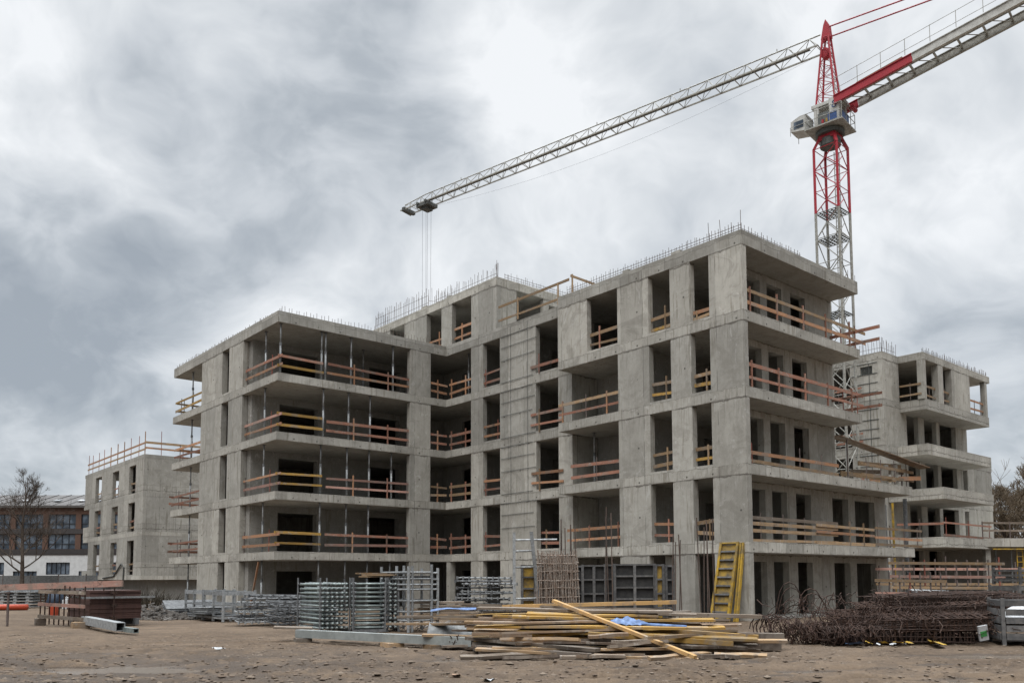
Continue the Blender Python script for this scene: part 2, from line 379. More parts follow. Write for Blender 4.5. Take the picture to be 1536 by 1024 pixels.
    # upper storey
    m = MB(); m.wall('u', .9+e, 1.2, 16.2+e, 29.2, 15.17, 17.62, [(18.46, 20.31, 15.2, 17.62), (21.36, 22.91, 15.2, 17.62), (25.36, 27.07, 15.2, 17.62)]); obj('facade_wall', m, 'conc', t)
    m = MB(); m.wall('v', 16.2+e, 16.5, 1.21, 9.2, 15.17, 17.62, [(2.35, 4.4, 15.17, 17.6), (4.8, 5.7, 15.17, 17.3), (6.2, 7.6, 15.17, 17.3)]); obj('gable_wall', m, 'conc', t)
    m = MB(); m.wall('u', 8.9, 9.2, 16.51, 29.2, 15.17, 17.62); m.wall('v', 28.9, 29.2, 1.21, 8.89, 15.17, 17.62); obj('rear_wall', m, 'conc', t)
    m = MB(); m.wall('u', 4.6, 4.8, 16.51, 28.8, 15.17, 17.62, [(22, 23, 15.17, 17.3)]); obj('partition_wall', m, 'conc_shaded', t)
    m = MB(); m.prism([(16.2, .9), (29.2, .9), (29.2, 9.2), (16.2, 9.2)], 17.62, 18.08); obj('roof_slab', m, 'conc', t)
    for (a, b) in ((20.65, 21.0), (23.1, 23.6)):
        m = MB(); m.ubox(a, b, 1.0, 1.3, 18.08, 18.24); obj('concrete_stub', m, 'conc', t)
    for (a, b) in ((3.05, 3.5), (5.9, 6.25)):
        m = MB(); m.ubox(a, b, .05, .35, 15.17, 15.3); obj('concrete_stub', m, 'conc', t)
    # formwork tie lines on the blank panel
    q = MB()
    for k in range(0, 4):
        for zz in (1.25, 1.95, 2.55, 3.05):
            if 3+3*k+zz > 15: continue
            z = 3+3*k+zz
            q.tube([(.875, 13.3-.5*R.random(), z+.02), (.875, 15.8, z)], .014, 4)
    for uu in (13.65, 15.0):
        q.tube([(.88, uu, 5.6), (.88, uu, 15.0)], .011, 4)
    obj('formwork_joint_lath', q, 'cdark', t)
    return t
BLD = main_building()

# starter bars: children of the building, the largest hundred apart, the rest as one part
ub = MB(); ub.tube([(0, 0, 0), (0, 0, 1)], .013, 4); UB = ub.mesh('starter_bar', 'bar')
def starters(parent, groups, n_max=100):
    bars = []
    for (a, b, z, h0, h1, step, hor) in groups:
        L_ = math.dist(a, b); n = max(1, int(L_/step))
        for i in range(n+1):
            f = i/n
            bars.append((R.uniform(h0, h1), a[0]+(b[0]-a[0])*f+R.uniform(-.04, .04), a[1]+(b[1]-a[1])*f+R.uniform(-.04, .04), z))
    bars.sort(reverse=True)
    for h, u, v, z in bars[:n_max]:
        link('starter_bar', UB, parent, (v, u, z-.01), (R.uniform(-.05, .05), R.uniform(-.05, .05), 0), (1, 1, h))
    m = MB()
    for h, u, v, z in bars[n_max:]:
        m.tube([(v, u, z-.01), (v+R.uniform(-.03, .03)*h, u+R.uniform(-.03, .03)*h, z+h)], .012, 4)
    for (a, b, z, h0, h1, step, hor) in groups:
        for hh in hor: m.tube([(a[1], a[0], z+hh), (b[1], b[0], z+hh)], .011, 4)
    o = obj('starter_bars', m, 'bar', parent); o['kind'] = 'stuff'
starters(BLD, [
    ((.1, .15), (9.9, .15), 15.17, .3, .46, .15, (.14, .26)),
    ((.05, .1), (1.6, .15), 15.17, .45, .85, .4, ()),
    ((.12, .2), (.12, 4.5), 15.17, .2, .32, .22, (.12,)),
    ((.12, 8.6), (.12, 9.1), 15.17, .3, .5, .25, ()),
    ((21.0, -9.3), (36.2, -9.4), 15.17, .16, .3, .24, ()),
    ((21.0, -9.3), (21.0, 0), 15.17, .2, .34, .2, ()),
    ((23.0, 1.05), (29.1, 1.05), 18.08, .95, 1.3, .18, (.3, .75)),
    ((22.9, 1.05), (22.3, 2.6), 18.08, 1.0, 1.35, .2, (.4,)),
    ((29.1, 1.1), (29.1, 5), 18.08, .9, 1.2, .3, ()),
    ((16.3, 1.05), (22.3, 1.05), 18.08, .5, .85, .2, (.25,)),
    ((16.25, 1.0), (16.6, 1.3), 18.08, .8, 1.1, .1, ()),
    ((16.35, 1.6), (16.35, 8.8), 18.08, .3, .5, .17, (.16, .3)),
    ((21.0, .6), (24, -.6), 15.17, .2, .35, .3, ()),
])

# ------------------------------------------------------------------ guard rails
def rail(label, p0, p1, z, cols, posts=(.15, .85), hs=(.40, .88), ext=(0, 0), ph=1.12, pm='post', g='timber guardrails on the main building', off=(0, 0), bh=.14):
    """boards between building-frame points p0 and p1 = (u, v) at floor level z; off = (du, dv) pushes the boards off the posts"""
    o = thing('guardrail', label, 'guardrail', W(p0[0], p0[1], z), TH, g)
    a = Vector((0, 0, 0)); b = Vector((p1[1]-p0[1], p1[0]-p0[0], 0)); d = b.normalized(); Ln = b.length
    n = Vector((off[1], off[0], 0))
    for f in posts:
        p = a.lerp(b, f); m = MB(); pmat = pm[int(f*97) % len(pm)] if isinstance(pm, tuple) else pm
        hh = ph*R.uniform(.93, 1.08)
        m.box(p.x-.03, p.x+.03, p.y-.03, p.y+.03, 0, hh) if pmat.startswith('t_') else m.tube([(p.x, p.y, 0), (p.x+R.uniform(-.02, .02), p.y, hh)], .024, 6)
        obj('post', m, pmat, o)
    for h, c in zip(hs, cols):
        if c is None: continue
        m = MB(); j = R.uniform(-.05, .05); k = R.uniform(-.05, .05)
        m.beam((a-d*(ext[0]+R.uniform(0, .06))+n+Vector((0, 0, h+j))), (b+d*(ext[1]+R.uniform(0, .06))+n+Vector((0, 0, h+k))), .035, bh*R.uniform(.75, 1.12))
        me = m.mesh('board', M[c]); link('board', me, o)
    return o
FL = {0: 'ground floor', 3: 'first floor', 6: 'second floor', 9: 'third floor', 12: 'top floor'}
CN = {'t_red': 'red', 't_pink': 'pinkish', 't_orange': 'orange', 't_tan': 'tan', 't_yellow': 'yellow', 't_grey': 'grey'}
def two(c):
    a = [CN[x] for x in c if x]
    return a[0] if len(set(a)) == 1 else ' and '.join(dict.fromkeys(a))
def bay(z, u0, u1, v, cols, where, **k):
    rail(f'{two(cols)} board guardrail across the {FL[z]} {where}', (u0, v), (u1, v), z, cols, **k)
A_ = 'narrow window beside the near corner pier'
for z, c, hs in ((12, ('t_tan', 't_orange'), (.22, .42)), (9, ('t_yellow', 't_tan'), (.4, .8)), (6, ('t_yellow', 't_tan'), (.42, .85)), (3, ('t_tan', 't_tan'), (.4, .85))):
    bay(z, 1.58, 2.52, .2, c, A_, hs=hs, posts=(.35,) if z < 12 else (.8,), pm='t_tan', ph=1.0 if z < 12 else .5)
for z, c, hs in ((12, ('t_yellow', 't_tan'), (.25, .75)), (9, ('t_yellow', 't_tan'), (.4, .85)), (6, ('t_tan', 't_tan'), (.38, .85)), (3, ('t_red', 't_orange'), (.38, .86))):
    bay(z, 3.57, 4.75, .2, c, 'window second from the near corner pier', hs=hs, posts=(.35,), pm='t_tan' if z != 3 else 't_red')
bay(12, 6.55, 8.45, .22, ('t_tan', 't_tan'), 'wide window under the stained panel', posts=(.68,), pm='t_red')
bay(9, 6.6, 10.35, .12, ('t_red', 't_tan'), 'wide loggia on the long facade', posts=(.2, .55, .97), pm=('t_orange', 't_orange', 'post'), ext=(0, .15))
bay(6, 6.6, 9.9, .35, ('t_red', 't_red'), 'wide loggia on the long facade', posts=(.06, .5), pm=('post', 't_red'))
bay(3, 6.6, 10.2, .35, ('t_orange', 't_orange'), 'wide loggia on the long facade', posts=(.1, .6), pm='t_red')
D_ = 'window just past the wide loggia'
for z, c in ((12, ('t_red', None)), (9, ('t_red', 't_red')), (6, ('t_orange', 't_orange')), (3, ('t_red', 't_red'))):
    bay(z, 11.0, 13.2, .85 if z != 3 else 1.3, c, D_, posts=(.78,), pm='t_tan' if z < 12 else 'post_r', ext=(0, .12), hs=(.4, .9) if z < 12 else (.42, .9))
for z, c in ((12, ('t_red', 't_red')), (9, ('t_orange', 't_orange')), (6, ('t_red', 't_orange')), (3, ('t_red', 't_red'))):
    bay(z, 15.92, 17.41, 1.0, c, 'window between blank panel and inner corner', posts=(.9,) if z != 9 else (.2,), pm='post_r', ext=(0, .1))
for z, c in ((12, ('t_orange', 't_orange')), (9, ('t_red', 't_red')), (6, ('t_tan', 't_tan')), (3, ('t_red', 't_red'))):
    bay(z, 18.5, 20.7, 1.05, c, 'corner opening, long side', posts=(.3, .92), pm='t_orange' if z == 12 else 't_red', ext=(.15 if z > 9 else 0, 0))
    rail(f'{two(c)} board guardrail across the {FL[z]} corner opening, short side by the wing pier', (20.95, 1.0), (20.95, -.15), z, c, posts=(.55,), pm='t_orange')
# wing loggias
for z, cl, c1, c2 in ((12, ('t_orange', 't_red'), ('t_yellow', 't_red'), ('t_orange', 't_red')), (9, ('t_orange', 't_pink'), ('t_yellow', 't_yellow'), ('t_red', 't_red')),
                      (6, ('t_pink', 't_orange'), ('t_yellow', 't_yellow'), ('t_pink', 't_pink')), (3, ('t_orange', 't_orange'), ('t_yellow', 't_yellow'), ('t_pink', 't_red'))):
    rail(f'{two(cl)} board guardrail on the {FL[z]} wing loggia, short return side', (21.05, -9.35), (25.2, -9.35), z, cl, posts=(.2, .95), pm=('post', 'post_r'), ext=(.35, 0))
    rail(f'{two(c1)} board guardrail on the {FL[z]} wing loggia beside its outer corner', (21.0, -9.3), (21.0, -6.95), z, c1, posts=(), hs=(.42, .92), ext=(.12, 0))
    rail(f'{two(c2)} board guardrail on the {FL[z]} wing loggia beside its wide pier', (21.0, -6.6), (21.0, -1.55), z, c2, posts=(.3, .72, .97), pm=('t_red', 'post', 't_orange'), ext=(.05, .25 if z == 12 else 0))
# little rails in the slot windows
for z in (12, 9, 6, 3):
    rail(f'short board guardrail inside the {FL[z]} slot window of the wing gable', (27.2, -9.0), (28.2, -9.0), z, ('t_orange', 't_red'), posts=())
# balconies at the far end of the wing
for z, c in ((12, ('t_yellow', 't_yellow')), (9, ('t_red', 't_orange')), (6, ('t_red', 't_red')), (3, ('t_red', 't_red'))):
    rail(f'{two(c)} board guardrail on the {FL[z]} balcony past the wing gable, long side', (31.5, -9.4), (36.2, -9.4), z, c, posts=(.35, .8), ext=(0, .4 if z < 9 else .1))
    rail(f'{two(c)} board guardrail on the {FL[z]} balcony past the wing gable, end side', (36.2, -9.35), (36.2, -4.8), z, c, posts=(.1, .6), ext=(.3 if z < 9 else 0, 0))
# balconies on the gable
for z, c, e in ((12, ('t_orange', 't_tan'), .9), (9, ('t_red', 't_red'), .5)):
    rail(f'long {two(c)} board guardrail on red posts along the {FL[z]} gable balcony', (.12, .3), (.12, 9.0), z, c, posts=(.04, .26, .49, .7, .94), pm='t_red', ext=(0, e), hs=(.42, .9))
    rail(f'crossed end boards of the {FL[z]} gable balcony', (-.5, 9.0), (1.6, 9.0), z, ('t_red', 't_red'), posts=(.3, .62), hs=(.3, .85), pm='post_r', ext=(.5, 0))
rail('low tan boards along the second floor gable balcony with a toppled red post', (.2, .3), (.2, 7.2), 6, ('t_tan', 't_orange'), posts=(.05, .55, .8), hs=(.1, .5), pm=('post', 'post_r', 'post'), ph=.9)
rail('jumble of tan boards along the first floor gable balcony, near half', (.2, .3), (.2, 7.0), 3, ('t_tan', 't_tan', 't_tan', 't_grey'), posts=(.12, .36, .6), hs=(.1, .42, .68, .95), pm='post', bh=.13)
rail('jumble of tan boards along the first floor gable balcony, middle', (.15, 5.2), (.15, 10.2), 3, ('t_tan', 't_orange', 't_tan'), posts=(.55, .8), hs=(.08, .5, .82), pm='t_tan', bh=.13)
rail('jumble of tan boards along the first floor gable balcony, far end', (.2, 10.4), (.2, 15.2), 3, ('t_tan', 't_orange', 't_tan'), posts=(.05, .3, .6, .9), hs=(.1, .45, .85), pm='post', bh=.12)
# upper storey and roof
rail('orange board guardrail in the set-back upper storey window next to its corner', (18.46, 1.1), (20.31, 1.1), 15.17, ('t_orange', 't_orange'), posts=(.6,), pm='t_orange')
rail('orange board guardrail in the set-back upper storey middle window', (21.36, 1.1), (22.91, 1.1), 15.17, ('t_orange', 't_orange'), posts=(.3,), pm='t_orange', hs=(.25, .65))
rail('long tan board guardrail rising past the set-back upper storey on the roof edge', (10.1, .75), (15.4, .75), 15.17, ('t_tan', 't_tan'), posts=(.2, .78), pm='t_tan', hs=(.32, 1.05), ext=(-.3, .4))
rail('short tan board guardrail crossing the roof behind the stained panel', (9.9, .4), (9.9, 2.6), 15.17, ('t_tan', 't_tan'), posts=(.05, .9), pm='t_tan', hs=(.15, 1.0))
# ------------------------------------------------------------------ steel props in the wing
def prop_proto():
    t = thing('steel_prop', 'galvanised prop', 'prop', (0, 0, 0), TH, 'steel props holding up the wing loggias')
    m = MB(); m.tube([(0, 0, .01), (0, 0, 1.55)], .055, 8); obj('outer_tube', m, 'galv', t, smooth=True)
    m = MB(); m.tube([(0, 0, 1.5), (0, 0, 2.57)], .042, 8); obj('inner_tube', m, 'galv', t, smooth=True)
    m = MB(); m.tube([(0, 0, 1.46), (0, 0, 1.6)], .072, 8); obj('collar', m, 'galv_d', t)
    m = MB(); m.box(-.09, .09, -.09, .09, 0, .012); obj('base_plate', m, 'galv_d', t)
    m = MB(); m.box(-.09, .09, -.09, .09, 2.565, 2.578); obj('head_plate', m, 'galv_d', t)
    return t
PR = prop_proto(); first = [1]
def prop(u, v, k, label, dark=False):
    p = W(u, v, 3.0*k if k else .06); sc_ = (1, 1, (2.595/2.58 if k == 4 else 1) if k else 2.515/2.58)
    if first: first.pop(); o = PR; o.location = p; o.scale = sc_; o['label'] = label
    else: o = dup(PR, p, None, label, scale=sc_)
PV = {4: (-9.27, -6.98, -5.23, -2.59), 3: (-6.84, -5.35, -4.03), 2: (-6.95, -5.41, -4.06, -2.65), 1: (-6.96, -5.43, -4.08), 0: (-6.99, -5.46, -4.12, -2.7)}
for k, vs in PV.items():
    f = FL[3*k]
    for i, v in enumerate(vs):
        prop(21.1, v, k, f'steel prop at the {f} wing loggia front edge, {ORD[i+1]} from the outer corner')
    prop(22.9, -9.25, k, f'steel prop on the {f} wing loggia short return side')
    prop(34.1, -9.1, k, f'steel prop under the {f} ceiling of the balcony past the wing gable')
prop(21.1, -6.75, 4, 'steel prop doubling another right beside it in the top wing loggia')
prop(22.8, -3.5, 4, 'steel prop standing deep inside the top wing loggia')
prop(.9, 6.75, 4, 'steel prop standing inside the wide window under the stained panel')
PR2 = [o for o in col.objects if o.get('label', '').startswith('steel prop standing inside the wide')][0]; PR2.location = W(6.75, .35, 12.0)

for u, v, k, l in ((8.0, 2.0, 4, 'deep in the wide window bay of the top floor'), (12.4, 2.2, 4, 'inside the top floor window past the wide loggia'), (19.2, 2.0, 3, 'inside the third floor corner opening'), (16.6, 2.4, 4, 'inside the top floor window by the blank panel'),
                   (19.6, 1.6, 4, 'inside the top floor corner opening'), (12.2, 2.0, 3, 'inside the third floor window past the wide loggia'), (9.4, 1.4, 2, 'inside the second floor wide loggia'), (4.2, 1.5, 3, 'inside the third floor window second from the near corner'), (1.55, 14.0, 1, 'at the first floor end of the gable extension')):
    prop(u, v, k, f'steel prop standing {l}')
# ------------------------------------------------------------------ building on the right, behind
RO = W(6.38, 24.78, 1.0)
def right_building():
    t = thing('concrete_building', 'smaller concrete shell behind with stepped balconies and a windowless stair tower', 'building', RO, TH)
    def P(u0, v0, u1, v1): return [(u0, v0), (u1, v0), (u1, v1), (u0, v1)]
    for k, (u, v0, v1, th) in {1: (-3.4, .03, 7.9, .62), 2: (-3.4, .12, 7.8, .7), 3: (-1.93, 1.62, 11.8, .7), 4: (-1.63, 2.23, 12.6, .68)}.items():
        m = MB(); m.prism(P(u, v0, -.01, v1), 3*k-th+.02, 3.0*k+.02); obj('balcony_slab', m, 'conc_far', t)
        m = MB(); m.prism(P(0, .02, 9, 13 if k == 4 else 17.2), 3*k-.4, 3.0*k); obj('floor_slab', m, 'conc_far', t)
    m = MB(); m.prism([(-1.63, 2.15), (-.0, 2.15), (0, 0), (9, 0), (9, 13), (-1.63, 13)][::1], 14.58, 15.05); obj('roof_slab', m, 'conc_far', t)
    for k in range(5):
        z0 = 3.0*k if k else -1; z1 = 3*k+2.6 if k < 4 else 14.58
        m = MB(); H = [(2.2, 4.0, z0+.1, z1-.2)]
        if k == 4: H.append((.69, 1.5, 13.72, 14.25))
        m.wall('u', .006, .3, .006, 8.99, z0, z1, H); obj('facade_wall', m, 'conc_far', t)
        if k == 4:
            g = MB(); g.wall('u', .1, .13, .69, 1.5, 13.72, 14.25, [(.73+.1*i, .80+.1*i, 13.76+.1*j, 13.83+.1*j) for i in range(7) for j in range(4)]); obj('vent_mesh', g, 'cdark', t)
        m = MB()
        if k < 4: m.wall('v', .006, .3, .31, 17.1 if k < 3 else 12.8, z0, z1, [(3.1, 4.8, z0, z1-.25), (5.7, 7.6, z0, z1-.25), (8.15, 10.8, z0, z1-.25), (11.85, 12.6, z0, z1-.25)] if k < 3 else [(3.1, 4.8, z0, z1-.25), (5.7, 7.6, z0, z1-.25), (8.15, 10.8, z0, z1-.25)])
        else: m.wall('v', .006, .3, .31, 2.2, z0, z1)
        obj('gable_wall', m, 'conc_far', t)
        m = MB(); m.wall('v', 4.4, 4.6, .31, 17 if k < 3 else 12.8, z0, z1, [(5.9, 6.5, z0+.3, z0+2.2), (8.9, 9.4, z0+.3, z0+2.2)] if 0 < k < 4 else []); obj('partition_wall', m, 'conc_shaded', t)
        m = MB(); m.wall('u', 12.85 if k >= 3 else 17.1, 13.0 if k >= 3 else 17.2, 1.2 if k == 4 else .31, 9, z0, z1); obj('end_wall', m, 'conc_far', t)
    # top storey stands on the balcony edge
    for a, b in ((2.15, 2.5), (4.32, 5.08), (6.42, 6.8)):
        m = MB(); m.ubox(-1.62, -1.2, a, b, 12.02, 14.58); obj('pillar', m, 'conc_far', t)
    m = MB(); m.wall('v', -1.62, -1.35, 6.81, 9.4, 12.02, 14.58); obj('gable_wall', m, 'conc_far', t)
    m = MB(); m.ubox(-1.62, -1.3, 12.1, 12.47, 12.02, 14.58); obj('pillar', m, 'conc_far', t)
    m = MB(); m.wall('u', 9.1, 9.4, -1.34, 4.3, 12.02, 14.58); obj('side_wall', m, 'conc_shaded', t)
    q = MB()
    for k in range(5):
        for zz in (.5, 1.1, 1.7, 2.4):
            q.tube([(-.02, .35, 3*k+zz), (-.02, 2.1 if k == 4 else 2.0, 3*k+zz+.02)], .022, 4)
    q.tube([(-.02, .9, 0), (-.02, .9, 14.4)], .02, 4)
    obj('formwork_joint_lath', q, 'cdark', t)
    starters(t, [((.1, .2), (2.6, .2), 15.05, .7, 1.25, .16, (.3,)), ((.15, .2), (.15, 2.2), 15.05, .6, 1.0, .2, (.3,)),
                 ((-1.5, 2.3), (-1.5, 12.8), 15.05, .25, .5, .22, (.15,)), ((3, .2), (8.5, .2), 15.05, .5, 1.0, .22, ())], 100)
    return t
RB = right_building()
def rrail(label, p0, p1, z, cols, **k):
    rail(label, (p0[0]+6.38, p0[1]+24.78), (p1[0]+6.38, p1[1]+24.78), z+1.0, cols, g='timber guardrails on the building behind', **k)
for i, (a, b) in enumerate(((2.5, 4.3), (5.1, 6.4))):
    rrail(f'tan board guardrail in the rear building top storey, {ORD[i+2]} opening from the stair tower', (-1.4, a), (-1.4, b), 12.02, ('t_tan', 't_tan'), posts=(.5,), hs=(.35, .95))
rrail('tan board guardrail in the rear building top storey, first opening from the stair tower', (-.1, 2.1), (-1.4, 2.1), 12.02, ('t_tan', 't_tan'), posts=(.5,), hs=(.35, .95))
rrail('orange board guardrail on the open roof terrace corner of the rear building', (-1.45, 9.5), (-1.45, 12.1), 12.02, ('t_orange', 't_orange'), posts=(.4, .8), hs=(.35, .95))
rrail('red board guardrail along the lowest balcony of the rear building, long side', (-3.2, .3), (-3.2, 7.7), 3.02, ('t_red', 't_red'), posts=(.05, .5, .95), hs=(.1, .85), pm='post_r')
rrail('red board guardrail along the lowest balcony of the rear building, short side', (-3.2, .3), (-.4, .3), 3.02, (None, 't_red'), posts=(.5,), hs=(.1, .85))
for k in (2, 3, 4):
    rrail(f'red board guardrail stub at the rear building stair tower opening, {FL[3*k]}', (2.0, -.15), (4.4, -.15), 3*k, ('t_red', 't_red'), posts=(.4,), ext=(.6, 0))
# ------------------------------------------------------------------ building at the left, behind
LO = W(49.65, -7.33, 0)
def left_building():
    t = thing('concrete_building', 'low three-storey concrete block behind with narrow upright windows and a sunken dark base', 'building', LO, TH)
    zs = [1.9, 5.35, 8.4, 11.4]
    for i in range(3):
        z0, z1 = zs[i], zs[i+1]
        H = [(2.05, 3.85, z0+.1, z1-.62), (6.75, 8.65, z0+.1, z1-.62), (12.05, 14.1, z0+.1, z1-.62)]
        m = MB(); end = 17.7 if i == 2 else 16.0
        m.wall('u', .006, .3, .006, end, z0, z1-.3, H); obj('facade_wall', m, 'conc_far', t)
        if i < 2:
            m = MB(); m.wall('u', .006, .25, 16.01, 18.0, z0, z0+1.1 if i else z0+.5); obj('parapet', m, 'conc_far', t)
        m = MB(); m.wall('v', .006, .3, .31, 16, z0, z1-.3); obj('gable_wall', m, 'conc_far', t)
        m = MB(); m.prism([(0, 0), (17.9, 0), (17.9, 16), (0, 16)], z1-.3, z1); obj('floor_slab' if i < 2 else 'roof_slab', m, 'conc_far', t)
        m = MB(); m.wall('u', 15.7, 16, .31, 17.6, z0, z1-.3, [(3, 5.5, z0+.2, z1-.7), (8, 10.5, z0+.2, z1-.7), (12.6, 15.2, z0+.2, z1-.7)]); obj('rear_wall', m, 'conc_far', t)
        m = MB(); m.wall('v', 5.3, 5.5, .31, 15.6, z0, z1-.3); obj('partition_wall', m, 'conc_shaded', t)
    m = MB(); m.prism([(0, 0), (17.9, 0), (17.9, 16), (0, 16)], 1.6, 1.9); obj('floor_slab', m, 'conc_far', t)
    m = MB(); m.wall('u', .9, 1.2, .8, 17, -1, 1.6); m.wall('v', .5, .8, .9, 15, -1, 1.6); obj('base_wall', m, 'conc_shaded', t)
    m = MB(); m.tube([(-.05, 4.6, -.2), (-.06, 4.3, 2.6), (-.08, 5.0, 2.9), (-.05, 7.2, 1.9), (-.05, 10.5, 1.75)], .06, 5); obj('cable', m, 'cdark', t)
    return t
LB = left_building()
def lrail(label, p0, p1, z, cols, **k):
    rail(label, (p0[0]+49.65, p0[1]-7.33), (p1[0]+49.65, p1[1]-7.33), z, cols, g='timber guardrails on the block behind the wing', **k)
lrail('long orange board guardrail with tall posts on the low block roof, window side', (.2, .15), (17.6, .15), 11.4, ('t_tan', 't_orange'), posts=(.01, .1, .22, .33, .44, .56, .68, .78, .9, .98), hs=(.45, .95), pm=('t_orange', 'post_r'), ph=1.75, bh=.18)
lrail('long orange board guardrail with tall posts on the low block roof, blank side', (.2, .15), (.2, 12), 11.4, ('t_orange', 't_tan'), posts=(.1, .3, .5, .7, .9), hs=(.5, 1.0), pm='post_r', ph=1.9, bh=.18)
for i, (a, b) in enumerate(((2.1, 3.8), (6.8, 8.6), (12.1, 14.0))):
    for j, z in enumerate((1.95, 5.4, 8.45)):
        lrail(f'short tan guardrail in the low block window, {ORD[j+1]} row up and {ORD[i+1]} from its corner', (a, .2), (b, .2), z, ('t_tan', 't_red') if (i+j) % 2 else ('t_grey', 't_tan'), posts=(.4,), hs=(.4, .9))

# ------------------------------------------------------------------ tower crane
CR = Vector((19.75, 50.0, 0))
def crane():
    t = thing('tower_crane', 'tall red and white tower crane behind the concrete shells', 'crane', tuple(CR))
    ang = [math.radians(-2.5+90*i) for i in range(4)]; C = [Vector((1.04*math.cos(a), 1.04*math.sin(a), 0)) for a in ang]
    up = Vector((0, 0, 1))
    def lattice(m, z0, z1, n):
        h = (z1-z0)/n
        for c in C: m.beam(c+up*z0, c+up*z1, .125, .125)
        for i in range(n):
            for j in range(4):
                a, b = C[j], C[(j+1) % 4]; zA, zB = z0+i*h, z0+(i+1)*h
                if (i+j) % 2: a, b = b, a
                m.tube([a+up*zA, b+up*zB], .03, 5); m.tube([a+up*zB, b+up*zB], .025, 5)
                if i % 2 == 0: m.tube([b+up*zA, (a+b)/2+up*(zA+h/2)], .028, 5)
    m = MB(); lattice(m, 0, 24.0, 15); obj('mast', m, 'cgrey', t)
    m = MB(); lattice(m, 24.02, 28.1, 3); obj('mast_section', m, 'red', t)
    for z in (22.3, 24.0, 17.6):
        m = MB()
        for i in range(7):
            f = i/6
            m.beam(C[0].lerp(C[1], f)+up*z, C[3].lerp(C[2], f)+up*z, .05, .05)
            m.beam(C[0].lerp(C[3], f)+up*z, C[1].lerp(C[2], f)+up*z, .04, .04)
        obj('mast_platform', m, 'cdark', t)
    m = MB(); m.tube([(.25, .1, 15), (.25, .1, 28)], .03, 5); m.tube([(.55, .1, 15), (.55, .1, 28)], .03, 5)
    for i in range(40): m.tube([(.25, .1, 15+.33*i), (.55, .1, 15+.33*i)], .018, 4)
    obj('ladder', m, 'cgrey', t)
    # cross head and slewing ring
    m = MB()
    for c in C:
        m.beam(c+up*28.1, c*.66+up*28.8, .16, .16)
    for j in range(4):
        m.beam(C[j]*.66+up*28.8, C[(j+1) % 4]*.66+up*28.85, .14, .34)
    obj('cross_head', m, 'red', t)
    m = MB(); m.tube([(0, 0, 28.3), (0, 0, 28.75)], .62, 16); obj('slewing_gear', m, 'cdark', t)
    m = MB(); m.tube([(0, 0, 28.95), (0, 0, 29.2)], .86, 20); obj('slewing_ring', m, 'cdark', t)
    # boom directions
    jd = Vector((-.777, .63, 0)).normalized(); cd = Vector((.738, -.669, .157)).normalized()
    h = Vector((cd.x, cd.y, 0)).normalized(); n = Vector((-h.y, h.x, 0))
    rz = math.atan2(h.y, h.x)
    def loc(x, y, z): return h*x + n*y + up*z          # slewing frame: x to the counter jib
    # platform with handrail
    m = MB(); m.beam(loc(-1.15, 0, 29.30), loc(1.2, 0, 29.30), 2.3, .08); obj('slewing_platform', m, 'cgrey', t)
    m = MB(); cs = [loc(-1.1, -1.1, 29.35), loc(1.15, -1.1, 29.35), loc(1.15, 1.1, 29.35), loc(-1.1, 1.1, 29.35)]
    for i in range(4):
        a, b = cs[i], cs[(i+1) % 4]
        for f in (0, .33, .67): p = a.lerp(b, f); m.tube([p, p+up*1.0], .022, 5)
        for hh in (.5, 1.0): m.tube([a+up*hh, b+up*hh], .022, 5)
    obj('handrail', m, 'cgrey', t)
    # slewing frame: two white side plates and the switch cabinets
    m = MB(); m.beam(loc(.55, -.55, 29.35), loc(.55, -.55, 31.05), .28, .62, h); m.beam(loc(.55, .55, 29.35), loc(.55, .55, 31.05), .28, .62, h)
    m.beam(loc(-.6, -.5, 29.35), loc(-.6, -.5, 30.9), .16, .3, h); m.beam(loc(-.6, .5, 29.35), loc(-.6, .5, 30.9), .16, .3, h)
    m.beam(loc(-.9, 0, 30.9), loc(1.0, 0, 30.9), 1.2, .2); obj('slewing_frame', m, 'white', t)
    m = MB(); m.beam(loc(-.2, -.55, 29.4), loc(.2, -.55, 29.4), .35, .05); m.beam(loc(-.5, -.35, 29.9), loc(.25, -.35, 29.9), .5, .9); obj('switch_cabinet', m, 'cdark', t)
    for i, (x, c) in enumerate(((-.25, 'red'), (0, 'fw_y'), (.16, 'wplast'))):
        m = MB(); m.beam(loc(x, -.64, 29.75), loc(x+.13, -.64, 29.75), .06, .22); obj('warning_plate', m, c, t)
    m = MB(); m.beam(loc(.3, -1.08, 29.66), loc(.85, -1.08, 29.66), .03, .5); m.beam(loc(1.13, -.9, 29.66), loc(1.13, .1, 29.66), .03, .5); obj('blue_panel', m, 'blue', t)
    # blue emblem on the white plate: two rings one above the other
    m = MB(); e0 = loc(.56, -.70, 30.55)
    m.ring(e0+up*.17, h, up, .085, .028, 14); m.ring(e0-up*.05, h, up, .12, .03, 14); obj('blue_emblem', m, 'blue', t)
    # operator cab hanging off the slewing frame
    cb = MB(); k = loc(-1.5, -.35, 29.35)
    pr = [(-.62, 0.3), (.4, 0.12), (.4, 1.15), (-.05, 1.15), (-.62, .95)]
    vs = [k + h*a + n*s + up*b for s in (-.55, .55) for a, b in pr]
    cb.add(vs, [(0, 1, 2, 3, 4), (9, 8, 7, 6, 5)] + [(i, (i+1) % 5, 5+(i+1) % 5, 5+i) for i in range(5)])
    cab = obj('cab', cb, 'white', t)
    g = MB(); g.beam(k+h*-.42+n*-.56+up*.62, k+h*.2+n*-.56+up*.62, .03, .46); g.beam(k+h*-.64+n*-.42+up*.58, k+h*-.64+n*.42+up*.58, .03, .5); obj('window', g, 'glass', cab)
    g = MB()
    for a in (-.62, .4):
        for s in (-.62, .62): g.tube([k+h*a+n*s, k+h*a+n*s+up*.55], .02, 4)
